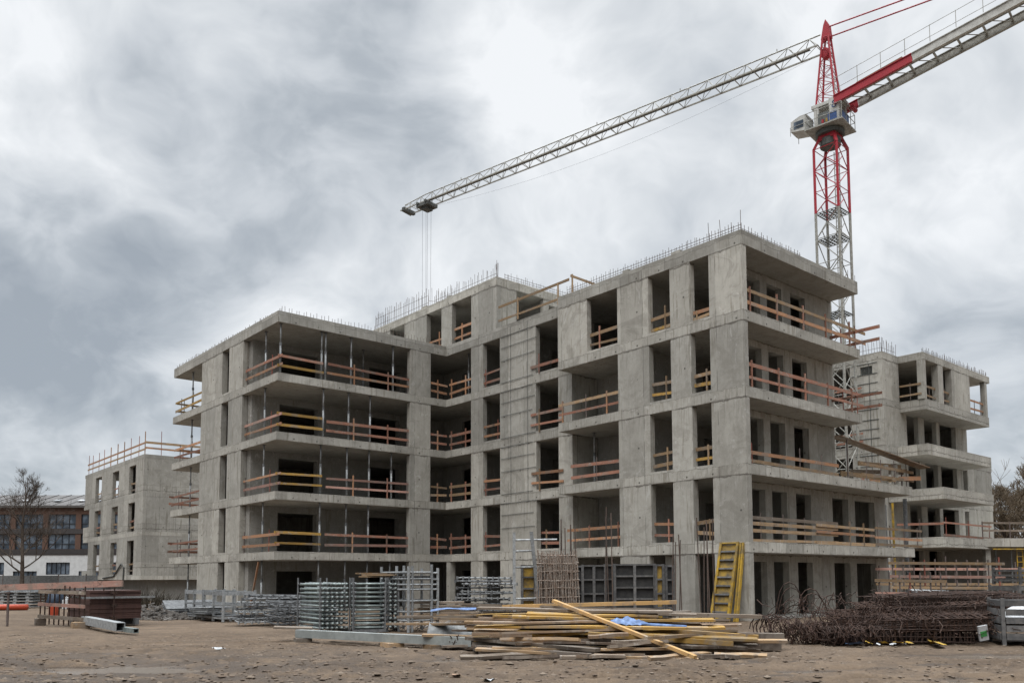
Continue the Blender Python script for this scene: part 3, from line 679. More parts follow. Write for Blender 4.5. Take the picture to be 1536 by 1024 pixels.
    g.tube([k+h*-.62+n*-.62+up*.55, k+h*.4+n*-.62+up*.55], .02, 4); obj('cab_rail', g, 'cgrey', cab)
    # tower head
    m = MB(); base = [loc(-.62, -.5, 31.0), loc(.55, -.5, 31.0), loc(.55, .5, 31.0), loc(-.62, .5, 31.0)]
    tp = [loc(-.2, -.22, 35.4), loc(.16, -.22, 35.4), loc(.16, .22, 35.4), loc(-.2, .22, 35.4)]
    for a, b in zip(base, tp): m.beam(a, b, .095, .095)
    for i in range(8):
        f0, f1 = i/8, (i+1)/8
        for j in range(4):
            a0, b0 = base[j].lerp(tp[j], f0), base[(j+1) % 4].lerp(tp[(j+1) % 4], f0); b1 = base[(j+1) % 4].lerp(tp[(j+1) % 4], f1); a1 = base[j].lerp(tp[j], f1)
            m.tube([a0, b1] if (i+j) % 2 else [b0, a1], .02, 5); m.tube([a1, b1], .017, 5)
    obj('tower_head', m, 'red', t)
    m = MB()
    for s in (-.14, .14):
        q = [loc(-.32, s, 35.3), loc(.3, s, 35.3), loc(.22, s, 36.1), loc(0, s, 36.55), loc(-.14, s, 36.2)]
        d_ = n*.04
        m.add([p-d_ for p in q]+[p+d_ for p in q], [(0, 1, 2, 3, 4), (9, 8, 7, 6, 5)]+[(i, (i+1) % 5, 5+(i+1) % 5, 5+i) for i in range(5)])
    obj('head_plate', m, 'red', t)
    m = MB(); m.tube([loc(-.1, -.2, 34.4), loc(-.1, .2, 34.4)], .3, 14); obj('rope_pulley', m, 'red', t)
    # jib
    A = Vector((-.35, .15, 34.75)); tip = Vector((-9.95, 74.05, 35.0)) - CR; B = Vector((tip.x, tip.y, 35.0)); Lj = (B-A).length; d = (B-A)/Lj
    sn = Vector((-d.y, d.x, 0)).normalized(); nP = 27; hw = .55
    def ht(f): return .95*(1 if f < .93 else 1-(f-.93)*4)
    m = MB()
    for s in (-1, 1): m.beam(A+sn*(s*hw), B+sn*(s*hw), .085, .085)
    m.tube([A+d*(Lj*i/nP)+up*ht(i/nP) for i in range(nP+1)], .045, 6)
    obj('jib', m, 'cgrey', t)
    jib = MB()
    for i in range(nP):
        p0 = A+d*(Lj*i/nP); p1 = A+d*(Lj*(i+1)/nP); mid = A+d*(Lj*(i+.5)/nP)
        for s in (-1, 1):
            jib.tube([p0+sn*(s*hw), mid+up*ht((i+.5)/nP)], .026, 4); jib.tube([p1+sn*(s*hw), mid+up*ht((i+.5)/nP)], .026, 4)
        jib.tube([p0+sn*hw, p0-sn*hw], .035, 4); jib.tube([p0+sn*hw, p1-sn*hw], .022, 4)
        if i % 5 == 2: jib.tube([p0+up*ht(i/nP), p0+up*(ht(i/nP)+.22)], .03, 4)
    obj('jib_bracing', jib, 'cgrey', t)
    m = MB(); m.beam(A+sn*.2+up*.12+d*.6, B+sn*.2+up*.12-d*2, .22, .03); obj('jib_walkway', m, 'cdark', t)
    m = MB(); m.beam(B-d*.5-sn*.7, B-d*.5+sn*.7, .3, .3); m.beam(B-d*.1-sn*.75+up*.1, B+d*.1+sn*.2+up*.3, .3, .3); obj('jib_end_pulley', m, 'cdark', t)
    tr = A+d*(Lj*.925)
    m = MB(); m.beam(tr-d*.7-up*.22, tr+d*.7-up*.22, 1.3, .25); m.beam(tr-d*.35-up*.45, tr+d*.3-up*.45, .8, .3)
    for q in (-.5, .5): m.tube([tr+d*q-sn*.75-up*.05, tr+d*q+sn*.75-up*.05], .14, 8)
    obj('trolley', m, 'cdark', t)
    m = MB()
    for q, s in ((-.32, -.22), (-.32, .22), (.32, -.22), (.32, .22)): m.tube([tr+d*q+sn*s-up*.4, tr+d*q*.7+sn*s-up*26.6], .012, 4)
    obj('hoist_rope', m, 'rope', t)
    m = MB(); k = tr-up*26.6; m.beam(k+up*.2, k-up*.5, .5, .7); m.ring(k-up*.75, d, up, .2, .05, 12); obj('hook_block', m, 'red', t)
    m = MB(); pts = []
    for i in range(25):
        f = i/24; p = (A+d*.5-up*.4).lerp(tr-up*.3, f); pts.append(p-up*(2.3*4*f*(1-f)*.5))
    m.tube(pts, .008, 4); obj('trolley_rope', m, 'rope', t)
    # counter jib
    S = loc(.6, 0, 30.75); E_ = S+cd*17
    for s, c in ((-1, 'near'), (1, 'far')):
        o = n*(s*.8)
        def girder(a, b, mt):
            m = MB(); m.beam(a, b, .05, .46); m.beam(a+up*.24, b+up*.24, .18, .035); m.beam(a-up*.24, b-up*.24, .18, .035)
            obj('counter_jib_girder', m, mt, t)
        girder(S+o, S+o+cd*(4.6 if s < 0 else .9), 'red'); girder(S+o+cd*(4.62 if s < 0 else .92), E_+o, 'white' if s < 0 else 'cgrey')
    m = MB()
    for i in range(13):
        p = S+cd*(.4+1.3*i); m.beam(p-n*.78, p+n*.78, .08, .14)
        m.tube([p-n*.78, p+cd*1.25+n*.78], .03, 4)
    obj('counter_jib_bracing', m, 'cgrey', t)
    m = MB(); m.beam(S+up*.37+cd*.3, E_+up*.37, .8, .04); obj('counter_jib_walkway', m, 'cgrey', t)
    m = MB(); m.beam(S+up*.45+cd*1.3-n*.45, S+up*.5+cd*4-n*.45, .3, .06); m.beam(S+up*.5+cd*2-n*.3, S+up*.55+cd*3.3-n*.3, .25, .05); obj('walkway_plank', m, 't_tan', t)
    m = MB(); o = -n*.86
    for i in range(13):
        p = S+o+cd*(.1+1.38*i)+up*.33; m.tube([p, p+up*1.0], .02, 4)
    for hh in (.62, 1.3): m.tube([S+o+up*hh, E_+o+up*hh], .018, 4)
    obj('counter_jib_handrail', m, 'cgrey', t)
    m = MB(); m.tube([S+n*.3-up*.35+cd*.7, S+n*.9-up*.35+cd*.7], .14, 10); obj('rope_pulley', m, 'red', t)
    for s, z, tail in ((-.18, 35.95, 0), (.18, 35.5, 0)):
        a = loc(.22, s, z); b = E_+up*.9+n*s*2; c = a.lerp(b, .56)
        m = MB(); m.tube([a, c], .045, 6); m.tube([c, b], .03, 6); m.tube([c-(b-a).normalized()*.3, c+(b-a).normalized()*.3], .075, 6); obj('pendant_bar', m, 'red', t)
    m = MB(); m.beam(E_-cd*2.6-up*.9, E_-cd*.4-up*.9, 1.1, 1.7); obj('counterweight', m, 'conc_far', t)
    m = MB(); m.tube([loc(.2, .3, 34.2), loc(.75, .45, 31.0)], .01, 4); obj('stay_wire', m, 'rope', t)
    # base of the mast, out of sight behind the shell
    m = MB(); m.box(-2.2, 2.2, -2.2, 2.2, -.2, .5); obj('foundation_block', m, 'conc_far', t)
crane()

# ------------------------------------------------------------------ ground
def smooth01(x): x = max(0., min(1., x)); return x*x*(3-2*x)
RUTS = [([(-12, 15.2), (-7, 15.9), (-3.5, 17.4), (-1.2, 18.4), (1.5, 17.2), (5, 15.6)], .28, .11), ([(-12, 13.4), (-6, 14.2), (-2, 15.2), (3, 14.4), (9, 14.6)], .3, .12),
        ([(-10, 17.6), (-5.5, 20.8), (-2.6, 18.0), (0, 15)], .22, .09), ([(2, 14.2), (6, 16.0), (10, 17.0), (16, 17.2)], .3, .09), ([(1, 13.4), (6, 14.6), (11, 15.7), (17, 15.6)], .3, .09),
        ([(-16, 17.5), (-11, 18.0), (-7, 17.0), (-4, 15)], .3, .1), ([(-20, 20), (-13, 21.5), (-8, 21.0), (-5, 21.6)], .25, .06)]
BASINS = ((-7.6, 16.0, 2.0, 1.0), (-4.4, 14.7, 1.3, .6), (-10.2, 19.2, 2.0, .9), (10.2, 18.0, 2.6, .9), (-1.2, 17.4, 1.5, .6), (5.2, 15.2, 1.6, .5))
def off(pts, o):
    q = []
    for i, (x, y) in enumerate(pts):
        a, b = pts[max(i-1, 0)], pts[min(i+1, len(pts)-1)]; dx, dy = b[0]-a[0], b[1]-a[1]; l = math.hypot(dx, dy); q.append((x-dy/l*o, y+dx/l*o))
    return q
RUTS = [(off(p, o), .17, d*.95) for p, w, d in RUTS for o in (-.85, .85)]
def rut(x, y):
    d = 0.0
    for pts, w, dep in RUTS:
        best = 9e9
        for (ax, ay), (bx, by) in zip(pts, pts[1:]):
            ex, ey = bx-ax, by-ay; f = max(0, min(1, ((x-ax)*ex+(y-ay)*ey)/(ex*ex+ey*ey)))
            best = min(best, math.hypot(x-ax-ex*f, y-ay-ey*f))
        if best < 3*w:
            q = best/w
            d += -dep*math.exp(-q*q) + dep*.55*math.exp(-((q-1.6)/.5)**2)
    return d
def gz(x, y):
    near = 1-smooth01((y-24)/12)
    h = .05*(noise.noise(Vector((x*.35, y*.35, 0)))) + .018*noise.noise(Vector((x*1.3, y*1.6, 3)))
    if near > 0: h += near*.035*abs(noise.noise(Vector((x*.9, y*2.6, 30))))
    h += near*(.018*noise.noise(Vector((x*4, y*5, 5))) + .016*noise.noise(Vector((x*9, y*11, 8))))
    if 12 < y < 24 and -22 < x < 20: h += rut(x, y)*(0.65+.7*noise.noise(Vector((x*1.1, y*1.1, 11))))
    h -= .02
    for px, py, ax, ay in BASINS:
        q = math.hypot((x-px)/ax, (y-py)/ay)+.35*noise.noise(Vector((x*1.2, y*2.2, 17)))
        if q < 1.3: w = 1-smooth01((q-.55)/.7); h = h*(1-w) + (-.125+.30*h)*w
    return h
def ground():
    xs = [-900, -400, -200, -120, -80, -60, -48] + [-40+i*1.0 for i in range(18)] + [-22+.12*i for i in range(int(44/.12)+1)] + [23, 25, 28, 32, 38, 46, 60, 80, 120, 200, 400, 900]
    ys = [-400, -150, -60, -20, 0, 6, 10] + [11.5+.075*i for i in range(int(14/.075))] + [25.5+.3*i for i in range(50)] + [41, 43, 46, 50, 56, 64, 74, 90, 110, 140, 200, 400, 900]
    vs = [(x, y, gz(x, y)) for y in ys for x in xs]; n = len(xs)
    fs = [(j*n+i, j*n+i+1, (j+1)*n+i+1, (j+1)*n+i) for j in range(len(ys)-1) for i in range(n-1)]
    me = bpy.data.meshes.new('ground'); me.from_pydata(vs, [], fs); me.polygons.foreach_set('use_smooth', [True]*len(fs))
    at = me.attributes.new('damp', 'FLOAT', 'POINT')
    at.data.foreach_set('value', [max(0., min(1., -rut(x, y)*14))*(.55+.9*noise.noise(Vector((x*.8, y*.8, 44)))) if (-26 < x < 20 and 12 < y < 24) else 0. for x, y, z in vs])
    m, nt, bs = nodes('muddy_ground')
    g = N(nt, 'ShaderNodeNewGeometry'); P = g.outputs['Position']
    flat = scaled(nt, P, (1, 1, 0))
    a = noi(nt, flat, .22, 6, .6, .4); b = noi(nt, flat, 1.1, 8, .7, .3); c = noi(nt, flat, 7, 8, .7); d = noi(nt, flat, 30, 5, .7)
    cc = mixc(nt, ramp(nt, a, .36, .64), (.082, .058, .039), (.132, .096, .066))
    cc = mixc(nt, ramp(nt, b, .42, .64, 0, .6), cc, (.066, .048, .035))
    sb = noi(nt, scaled(nt, flat, (.45, 1.6, 1)), 1.0, 9, .72, .6)
    cc = mixc(nt, ramp(nt, sb, .52, .68, 0, .4), cc, (.172, .128, .09))
    cc = mixc(nt, ramp(nt, sb, .32, .45, .75, 0), cc, (.055, .043, .034))
    cc = mixc(nt, ramp(nt, c, .46, .70, 0, .75), cc, (.165, .123, .087))
    cc = mixc(nt, ramp(nt, c, .28, .45, .85, 0), cc, (.075, .058, .046))
    sp = N(nt, 'ShaderNodeTexVoronoi'); sp.inputs['Scale'].default_value = 11; L(nt, flat, sp.inputs['Vector'])
    spk = math_(nt, 'MULTIPLY', ramp(nt, sp.outputs['Distance'], .16, .24, 1, 0), ramp(nt, noi(nt, flat, 2.1, 3), .5, .62))
    cc = mixc(nt, math_(nt, 'MULTIPLY', spk, .55), cc, (.22, .19, .16))
    # ruts stay damp: darker mud and a wet film in the lowest ground
    sz = N(nt, 'ShaderNodeSeparateXYZ'); L(nt, P, sz.inputs[0])
    wet = ramp(nt, math_(nt, 'ADD', sz.outputs[2], math_(nt, 'MULTIPLY', math_(nt, 'SUBTRACT', b, .5), .08)), -.11, -.05, 1, 0)
    lx = ramp(nt, sz.outputs[0], -6, 1.5, 1, .12); ly = ramp(nt, sz.outputs[1], 15.5, 22, 1, 0)
    damp = math_(nt, 'MULTIPLY', math_(nt, 'MULTIPLY', lx, ly), ramp(nt, b, .36, .52))
    da = N(nt, 'ShaderNodeAttribute', attribute_name='damp'); damp = math_(nt, 'MAXIMUM', damp, math_(nt, 'MULTIPLY', ramp(nt, da.outputs['Fac'], .1, .6), ramp(nt, c, .3, .6, .6, 1)))
    cc = mixc(nt, math_(nt, 'MULTIPLY', math_(nt, 'MAXIMUM', wet, damp), .8), cc, (.05, .039, .031))
    pud = math_(nt, 'MULTIPLY', wet, ramp(nt, noi(nt, flat, .8, 3), .46, .56))
    L(nt, cc, bs.inputs['Base Color'])
    L(nt, math_(nt, 'SUBTRACT', ramp(nt, c, .3, .7, .78, .95), math_(nt, 'ADD', math_(nt, 'MULTIPLY', pud, .55), math_(nt, 'MULTIPLY', damp, .25))), bs.inputs['Roughness'])
    bs.inputs['Specular IOR Level'].default_value = .18
    hh = math_(nt, 'ADD', math_(nt, 'MULTIPLY', c, .7), math_(nt, 'ADD', math_(nt, 'MULTIPLY', d, .25), math_(nt, 'MULTIPLY', spk, .12)))
    bump(nt, bs, hh, 1.0, .06)
    me.materials.append(m); o = link('ground', me); o['kind'] = 'structure'
ground()
def water():
    m, nt, bs = nodes('muddy_water'); bs.inputs['Base Color'].default_value = (.12, .098, .078, 1); bs.inputs['Roughness'].default_value = .22
    g = N(nt, 'ShaderNodeNewGeometry'); bump(nt, bs, noi(nt, g.outputs['Position'], 9, 3), .04, .02)
    b = MB(); b.add([(-17, 12, -.108), (17, 12, -.108), (17, 21, -.108), (-17, 21, -.108)], [(0, 1, 2, 3)]); o = link('water', b.mesh('water', m)); o['kind'] = 'structure'
water()
def stones():
    m = MB(); v0 = [(0, 0, 1), (1, 0, .2), (.3, .95, .1), (-.8, .6, .2), (-.8, -.6, .1), (.3, -.95, .25), (0, 0, -.5)]
    f0 = [(0, 1, 2), (0, 2, 3), (0, 3, 4), (0, 4, 5), (0, 5, 1), (6, 2, 1), (6, 3, 2), (6, 4, 3), (6, 5, 4), (6, 1, 5)]
    for i in range(8000):
        y = 12.6+13*R.random()**1.6; x = R.uniform(-.72, .72)*y*.95
        if noise.noise(Vector((x*.5, y*.5, 20))) < R.uniform(-.5, .35): continue
        s = R.choice((.012, .016, .022, .03, .045)) if R.random() < .96 else .08
        a = R.uniform(0, 6.28); z = gz(x, y)
        m.add([(x+s*(p[0]*math.cos(a)-p[1]*math.sin(a))*R.uniform(.7, 1.3), y+s*(p[0]*math.sin(a)+p[1]*math.cos(a)), z+s*.5*p[2]) for p in v0], f0)
    o = link('gravel', m.mesh('gravel', simple('gravel_stone', (.19, .148, .11), .9, 0, .5, (.10, .074, .053), 3, .2), fix=False)); o['kind'] = 'stuff'
stones()
def clods():
    m = MB(); q = random.Random(91); v0 = [(0, 0, 1), (1, 0, .3), (.3, .95, .2), (-.8, .6, .35), (-.8, -.6, .2), (.3, -.95, .35), (0, 0, -.5)]
    f0 = [(0, 1, 2), (0, 2, 3), (0, 3, 4), (0, 4, 5), (0, 5, 1), (6, 2, 1), (6, 3, 2), (6, 4, 3), (6, 5, 4), (6, 1, 5)]
    for i in range(15000):
        y = 12.7+9*q.random()**1.4; x = q.uniform(-.7, .66)*y
        d = -rut(x, y)*9
        if q.random() > .10+max(0, min(.6, d)) + (.32 if x < -1 and y < 17.5 else 0) + .35*max(0, noise.noise(Vector((x*.7, y*1.1, 60)))): continue
        s = q.choice((.012, .016, .02, .028, .036)) if q.random() < .97 else .06
        a = q.uniform(0, 6.28); z = gz(x, y); e = q.uniform(.8, 1.7)
        m.add([(x+s*e*(p[0]*math.cos(a)-p[1]*math.sin(a))*q.uniform(.7, 1.3), y+s*(p[0]*math.sin(a)+p[1]*math.cos(a)), z+s*.55*p[2]*q.uniform(.7, 1.2)) for p in v0], f0)
    o = link('mud_clods', m.mesh('mud_clods', simple('mud_clod', (.125, .091, .064), .9, 0, .5, (.08, .058, .042), 2.2, .3), fix=False)); o['kind'] = 'stuff'
clods()
# ------------------------------------------------------------------ stacks of steel tubes
def tube_stack(P0, da, la, db, nb, layers, where, pitch=.132, z0=.1):
    da = Vector((*da, 0)).normalized(); db = Vector((*db, 0)).normalized(); P0 = Vector((*P0, 0))
    m = MB(); m.tube([(0, 0, 0), (la, 0, 0)], .036, 8)
    tube = m.mesh('tube', 'tube', True)
    c = MB(); c.tube([(-.025, 0, 0), (.025, 0, 0)], .05, 8); cl = c.mesh('end_collar', 'galv')
    rz = math.atan2(da.y, da.x)
    for k in range(layers):
        for j in range(nb):
            p = P0 + db*(.16*j+R.uniform(-.012, .012)) + da*R.uniform(-.03, .03) + Vector((0, 0, z0+.05+pitch*k+R.uniform(-.008, .008)))
            t = thing('scaffold_tube', f'grey-green steel tube, {ORD[j+1]} from the face and {ORD[k+1]} layer up, in the {where} stack', 'scaffold tube', tuple(p), 0, f'steel tubes in the {where} stack', (R.uniform(-.4, .4), R.uniform(-.012, .012), rz))
            link('tube', tube, t); link('end_collar', cl, t, (.06, 0, 0)); link('end_collar', cl, t, (la-.06, 0, 0))
    h = z0+pitch*layers+.12
    s = thing('storage_rack', f'grey upright steel rack holding the {where} stack of tubes', 'rack', tuple(P0), rz, 'steel racks holding tubes')
    sgn = 1 if (da.x*db.y-da.y*db.x) > 0 else -1; wb = .16*(nb-1)
    for x in (.02, la-.02):
        for y in (-.09, wb+.09):
            m = MB(); m.tube([(x, y*sgn, 0), (x, y*sgn, h)], .028, 6); obj('post', m, 'galv_d', s)
            for k in range(layers):
                if k % 2 == 0 and y < 0:
                    m = MB(); m.ring((x, y*sgn, z0+.05+pitch*k), (1, 0, 0), (0, 0, 1), .05, .012, 8); obj('ring_lug', m, 'galv_d', s)
    m = MB(); m.beam((0, -.1*sgn, .05), (la, -.1*sgn, .05), .07, .08); m.beam((0, (wb+.1)*sgn, .05), (la, (wb+.1)*sgn, .05), .07, .08); obj('base_rail', m, 'galv_d', s)
tube_stack((-5.80, 25.35), (-.60, .80), 1.75, (.80, .60), 6, 11, 'left-hand')
tube_stack((-4.98, 25.72), (.97, .24), 1.02, (-.24, .97), 5, 11, 'middle')
tube_stack((-3.84, 25.95), (-.3, .95), 1.2, (.95, .3), 2, 11, 'narrow right-hand')
for i, (dx, dy, dz, a) in enumerate(((0, 0, 0, .1), (.1, -.05, .05, -.08), (-.12, .1, .1, .22))):
    m = MB(); m.box(-.55, .55, -.08, .08, 0, .045)
    tag(obj('timber_board', m, 't_tan', loc=(-4.35+dx, 26.3+dy, 1.68+dz), rot=(0, 0, .2+a)), f'pale board lying on top of the middle tube stack, {ORD[i+1]} from below', 'board', 'boards on the tube stacks')
# ------------------------------------------------------------------ long steel beams on the ground
def hollow_beam(name, label, a, b, w, h, mat, t=.02):
    a, b = Vector(a), Vector(b); d = b-a; ln = d.length; rz = math.atan2(d.y, d.x); ry = -math.asin(d.z/ln)
    m = MB()
    m.box(0, ln, -w/2, -w/2+t, 0, h); m.box(0, ln, w/2-t, w/2, 0, h); m.box(0, ln, -w/2+t, w/2-t, h-t, h); m.box(0, ln, -w/2+t, w/2-t, 0, t)
    o = obj(name, m, mat, loc=tuple(a), rot=(0, ry, rz)); tag(o, label, 'beam'); return o
hollow_beam('steel_beam', 'long grey hollow steel beam lying in front of the tube stacks', (-5.75, 22.3, .10), (-.95, 19.35, .08), .22, .20, 'beam')
hollow_beam('steel_beam', 'second grey hollow beam tied behind the long one', (-4.9, 22.3, .1), (-.75, 19.75, .08), .2, .16, 'galv_d')
for i, (x, y, a, c) in enumerate(((-3.0, 20.55, .6, 't_tan'), (-1.9, 19.95, .5, 't_tan'), (-5.6, 22.2, .4, 't_grey'))):
    m = MB(); m.box(-.2, .2, -.26, .26, -.03, .085)
    tag(obj('timber_block', m, c, loc=(x, y, 0), rot=(0, 0, a)), f'timber block under the long grey beam, {["at mid length", "toward the timber pile", "at the end away from the pile"][i]}', 'timber block', 'blocks under the long beam')
m = MB(); m.box(-.5, .5, -.16, .16, 0, .05); tag(obj('timber_board', m, 't_grey', loc=(-5.95, 22.55, .31), rot=(.05, .04, .15)), 'short grey plank resting across the end of the long beam', 'board')
m = MB()
for i in range(14):
    p = Vector((-1.35, 19.6, .30)); m.tube([p+Vector((R.uniform(-.2, .2), R.uniform(-.2, .2), R.uniform(-.22, .02))) for _ in range(3)], .012, 4)
tag(obj('tie_strap', m, 'rust'), 'knotted brown strap tied round the long beam near its end', 'strap')
# ------------------------------------------------------------------ timber pile
def board_mesh(ln, w, h, mat):
    m = MB(); n = 5; vs = []; fs = []
    for i in range(n+1):
        x = -ln/2+ln*i/n; b = .012*math.sin(i*1.3+ln*7); c = .01*math.cos(i*2.1+ln*3)
        vs += [(x, -w/2+c, -h/2+b), (x, w/2+c, -h/2+b), (x, w/2+c, h/2+b), (x, -w/2+c, h/2+b)]
    for i in range(n):
        for j in range(4): fs.append((4*i+j, 4*i+(j+1) % 4, 4*i+4+(j+1) % 4, 4*i+4+j))
    fs += [(0, 1, 2, 3), (4*n+3, 4*n+2, 4*n+1, 4*n)]
    m.add(vs, fs); return m.mesh('timber_board', mat)
BM = {(c, k): board_mesh(ln, w*(1.7 if c == 't_yellow' else 1.25), h, c) for c in ('t_grey', 't_dark', 't_yellow', 't_tan', 't_brown') for k, (ln, w, h) in enumerate(((3.0, .22, .045), (3.8, .2, .05), (4.6, .24, .05), (2.3, .16, .08), (5.2, .2, .055)))}
def pile():
    cn = {'t_grey': 'weathered grey', 't_dark': 'dark damp', 't_yellow': 'yellow-faced', 't_tan': 'pale tan', 't_brown': 'dirty brown'}
    nl = 11
    for k in range(nl):
        f = k/(nl-1); y0 = 17.55+2.0*f; y1 = 21.4-.35*f; n = max(3, int(10-6.2*f)); xw = 2.55*(1-.45*f)
        for j in range(n):
            g = j/max(1, n-1); y = y0+(y1-y0)*g+R.uniform(-.1, .1)
            q = R.random()
            # yellow boards lie mostly mid-height toward the near face
            c = 't_yellow' if (q < .66 and 3 <= k <= 9 and g < .6) or q < .1 else 't_dark' if q < .35 and k < 5 else 't_grey' if q < .62 else 't_brown' if q < .86 else 't_tan'  # dark boards only in the lower layers
            sz = R.choice((0, 1, 1, 2, 2, 4)) if k < 8 else R.choice((0, 1, 2))
            ln = (3.0, 3.8, 4.6, 2.3, 5.2)[sz]; x = 1.65 + R.uniform(-xw, xw) + (.7 if g > .6 else 0) - .3*f
            x = max(x, ln/2 - (.95 if g < .5 else 2.2)); x = min(x, 5.2-ln/2)
            o = link('timber_board', BM[c, sz], None, (x, y, .06+.083*k+R.uniform(-.012, .012)), (R.uniform(-.12, .12), R.uniform(-.042, .042), R.uniform(-.26, .2)-.05))
            tag(o, f'{cn[c]} board in the timber pile, {ORD[k+1]} layer up and {ORD[j+1]} from the near side', 'board', 'boards in the timber pile')
    def bd(lbl, a, b, w, h, c):
        a, b = Vector(a), Vector(b); d = b-a; m = MB(); m.box(0, d.length, -w/2, w/2, -h/2, h/2)
        tag(obj('timber_board', m, c, loc=tuple(a), rot=(0, -math.asin(d.z/d.length), math.atan2(d.y, d.x))), lbl, 'board')
    bd('long bright pine beam leaning diagonally across the timber pile', (.92, 19.9, 1.10), (3.62, 16.9, .05), .11, .07, M['t_pine'])
    bd('long weathered plank at the very front foot of the timber pile', (-1.05, 18.95, .30), (1.7, 17.3, .16), .28, .07, 't_grey')
    bd('second long weathered plank under the front one at the pile foot', (-.9, 18.6, .14), (1.55, 17.15, .07), .26, .08, 't_dark')
    bd('short timber stub on the mud before the pile, pointing inward', (-.75, 17.75, .05), (-.05, 17.95, .07), .16, .1, 't_grey')
    bd('short timber stub on the mud before the pile, beside the other stub', (.1, 17.6, .05), (.85, 17.9, .06), .16, .09, 't_grey')
    bd('thin tan board poking out past the far right foot of the pile', (2.9, 18.3, .1), (5.25, 18.05, .07), .2, .06, 't_tan')
    bd('long yellow beam lying along the crest of the timber pile', (-.3, 20.9, .93), (3.9, 20.2, 1.05), .15, .09, M['t_pine'])
    bd('yellow beam along the right shoulder of the timber pile', (2.5, 19.2, .5), (5.3, 18.3, .34), .18, .1, 't_yellow')
    bd('yellow beam low on the right of the timber pile', (1.6, 18.3, .42), (4.6, 17.75, .25), .2, .1, 't_yellow')
    bd('heavy grey plank on the far right crest of the timber pile', (2.9, 20.6, .78), (6.0, 20.5, .68), .3, .09, 't_grey')
    bd('dark squared timber stacked at the right end of the pile', (3.6, 19.9, .3), (6.2, 19.4, .28), .3, .14, 't_dark')
    bd('dark squared timber at the right end foot of the pile', (3.4, 19.5, .12), (6.0, 19.0, .1), .3, .16, 't_dark')
    bd('grey board fanning out to the left of the timber pile', (-3.1, 22.4, .62), (.8, 20.6, .7), .24, .06, 't_grey')
    bd('tan board fanning out to the left low on the timber pile', (-3.6, 24.0, .35), (.2, 20.8, .5), .22, .06, 't_tan')
    for i in range(16):
        x, y = R.uniform(-.6, 5.2), R.uniform(17.0, 18.0); c = R.choice(('t_grey', 't_brown', 't_dark', 't_tan'))
        z = .05 if y < 17.5 else R.uniform(.12, .5)
        o = link('timber_board', BM[c, 3], None, (x, y, z), (R.uniform(-.3, .3), R.uniform(-.06, .06) if z > .1 else 0, R.uniform(-.7, .7)), (R.uniform(.35, .8), R.uniform(.5, .9), .8))
        tag(o, f'loose {cn[c]} offcut sticking out at the near foot of the timber pile, {ORD[i+1]} dropped', 'offcut', 'offcuts round the timber pile')
    # rolled blue sheet along the crest and crumpled blue net
    m = MB(); n = 22; vs = []
    for i in range(n):
        for j in range(7):
            f = i/(n-1); x = -2.2+4.6*f; y = 22.0-.75*f+.34*(j/6-.5)
            vs.append((x, y, .84+.14*f+.05*noise.noise(Vector((x*2, y*5, 2)))-.12*abs(j/6-.5)**2))
    m.add(vs, [(i*7+j, i*7+j+1, (i+1)*7+j+1, (i+1)*7+j) for i in range(n-1) for j in range(6)])
    tag(obj('blue_sheet', m, 'tarp', smooth=True), 'long pale blue plastic sheet spread along the back crest of the timber pile', 'plastic sheet')
    m = MB(); n = 16; vs = []
    for i in range(n):
        for j in range(9):
            x = 2.05+.9*i/(n-1); y = 18.6+.45*j/8; z = .62+.13*math.sin(math.pi*i/(n-1))*math.sin(math.pi*j/8)+.07*noise.noise(Vector((x*9, y*9, 1)))
            vs.append((x, y, z))
    m.add(vs, [(i*9+j, i*9+j+1, (i+1)*9+j+1, (i+1)*9+j) for i in range(n-1) for j in range(8)])
    m.tube([(2.8, 18.7, .6), (3.3, 18.5, .58), (3.75, 18.35, .56)], .05, 6)
    tag(obj('blue_net', m, 'tarp', smooth=True), 'crumpled blue netting caught under the diagonal pine beam', 'netting')
M['t_pine'] = timber('timber_pine', (.50, .315, .135), (.41, .25, .10), .08)
pile()
# grey sheet and odds between the racks and the timber pile
m = MB(); m.box(-.6, .6, -.35, .35, 0, .03); tag(obj('metal_sheet', m, 'fence', loc=(-1.75, 22.5, .18), rot=(.75, .02, -.1)), 'grey metal sheet leaning behind the timber pile tip', 'metal sheet')
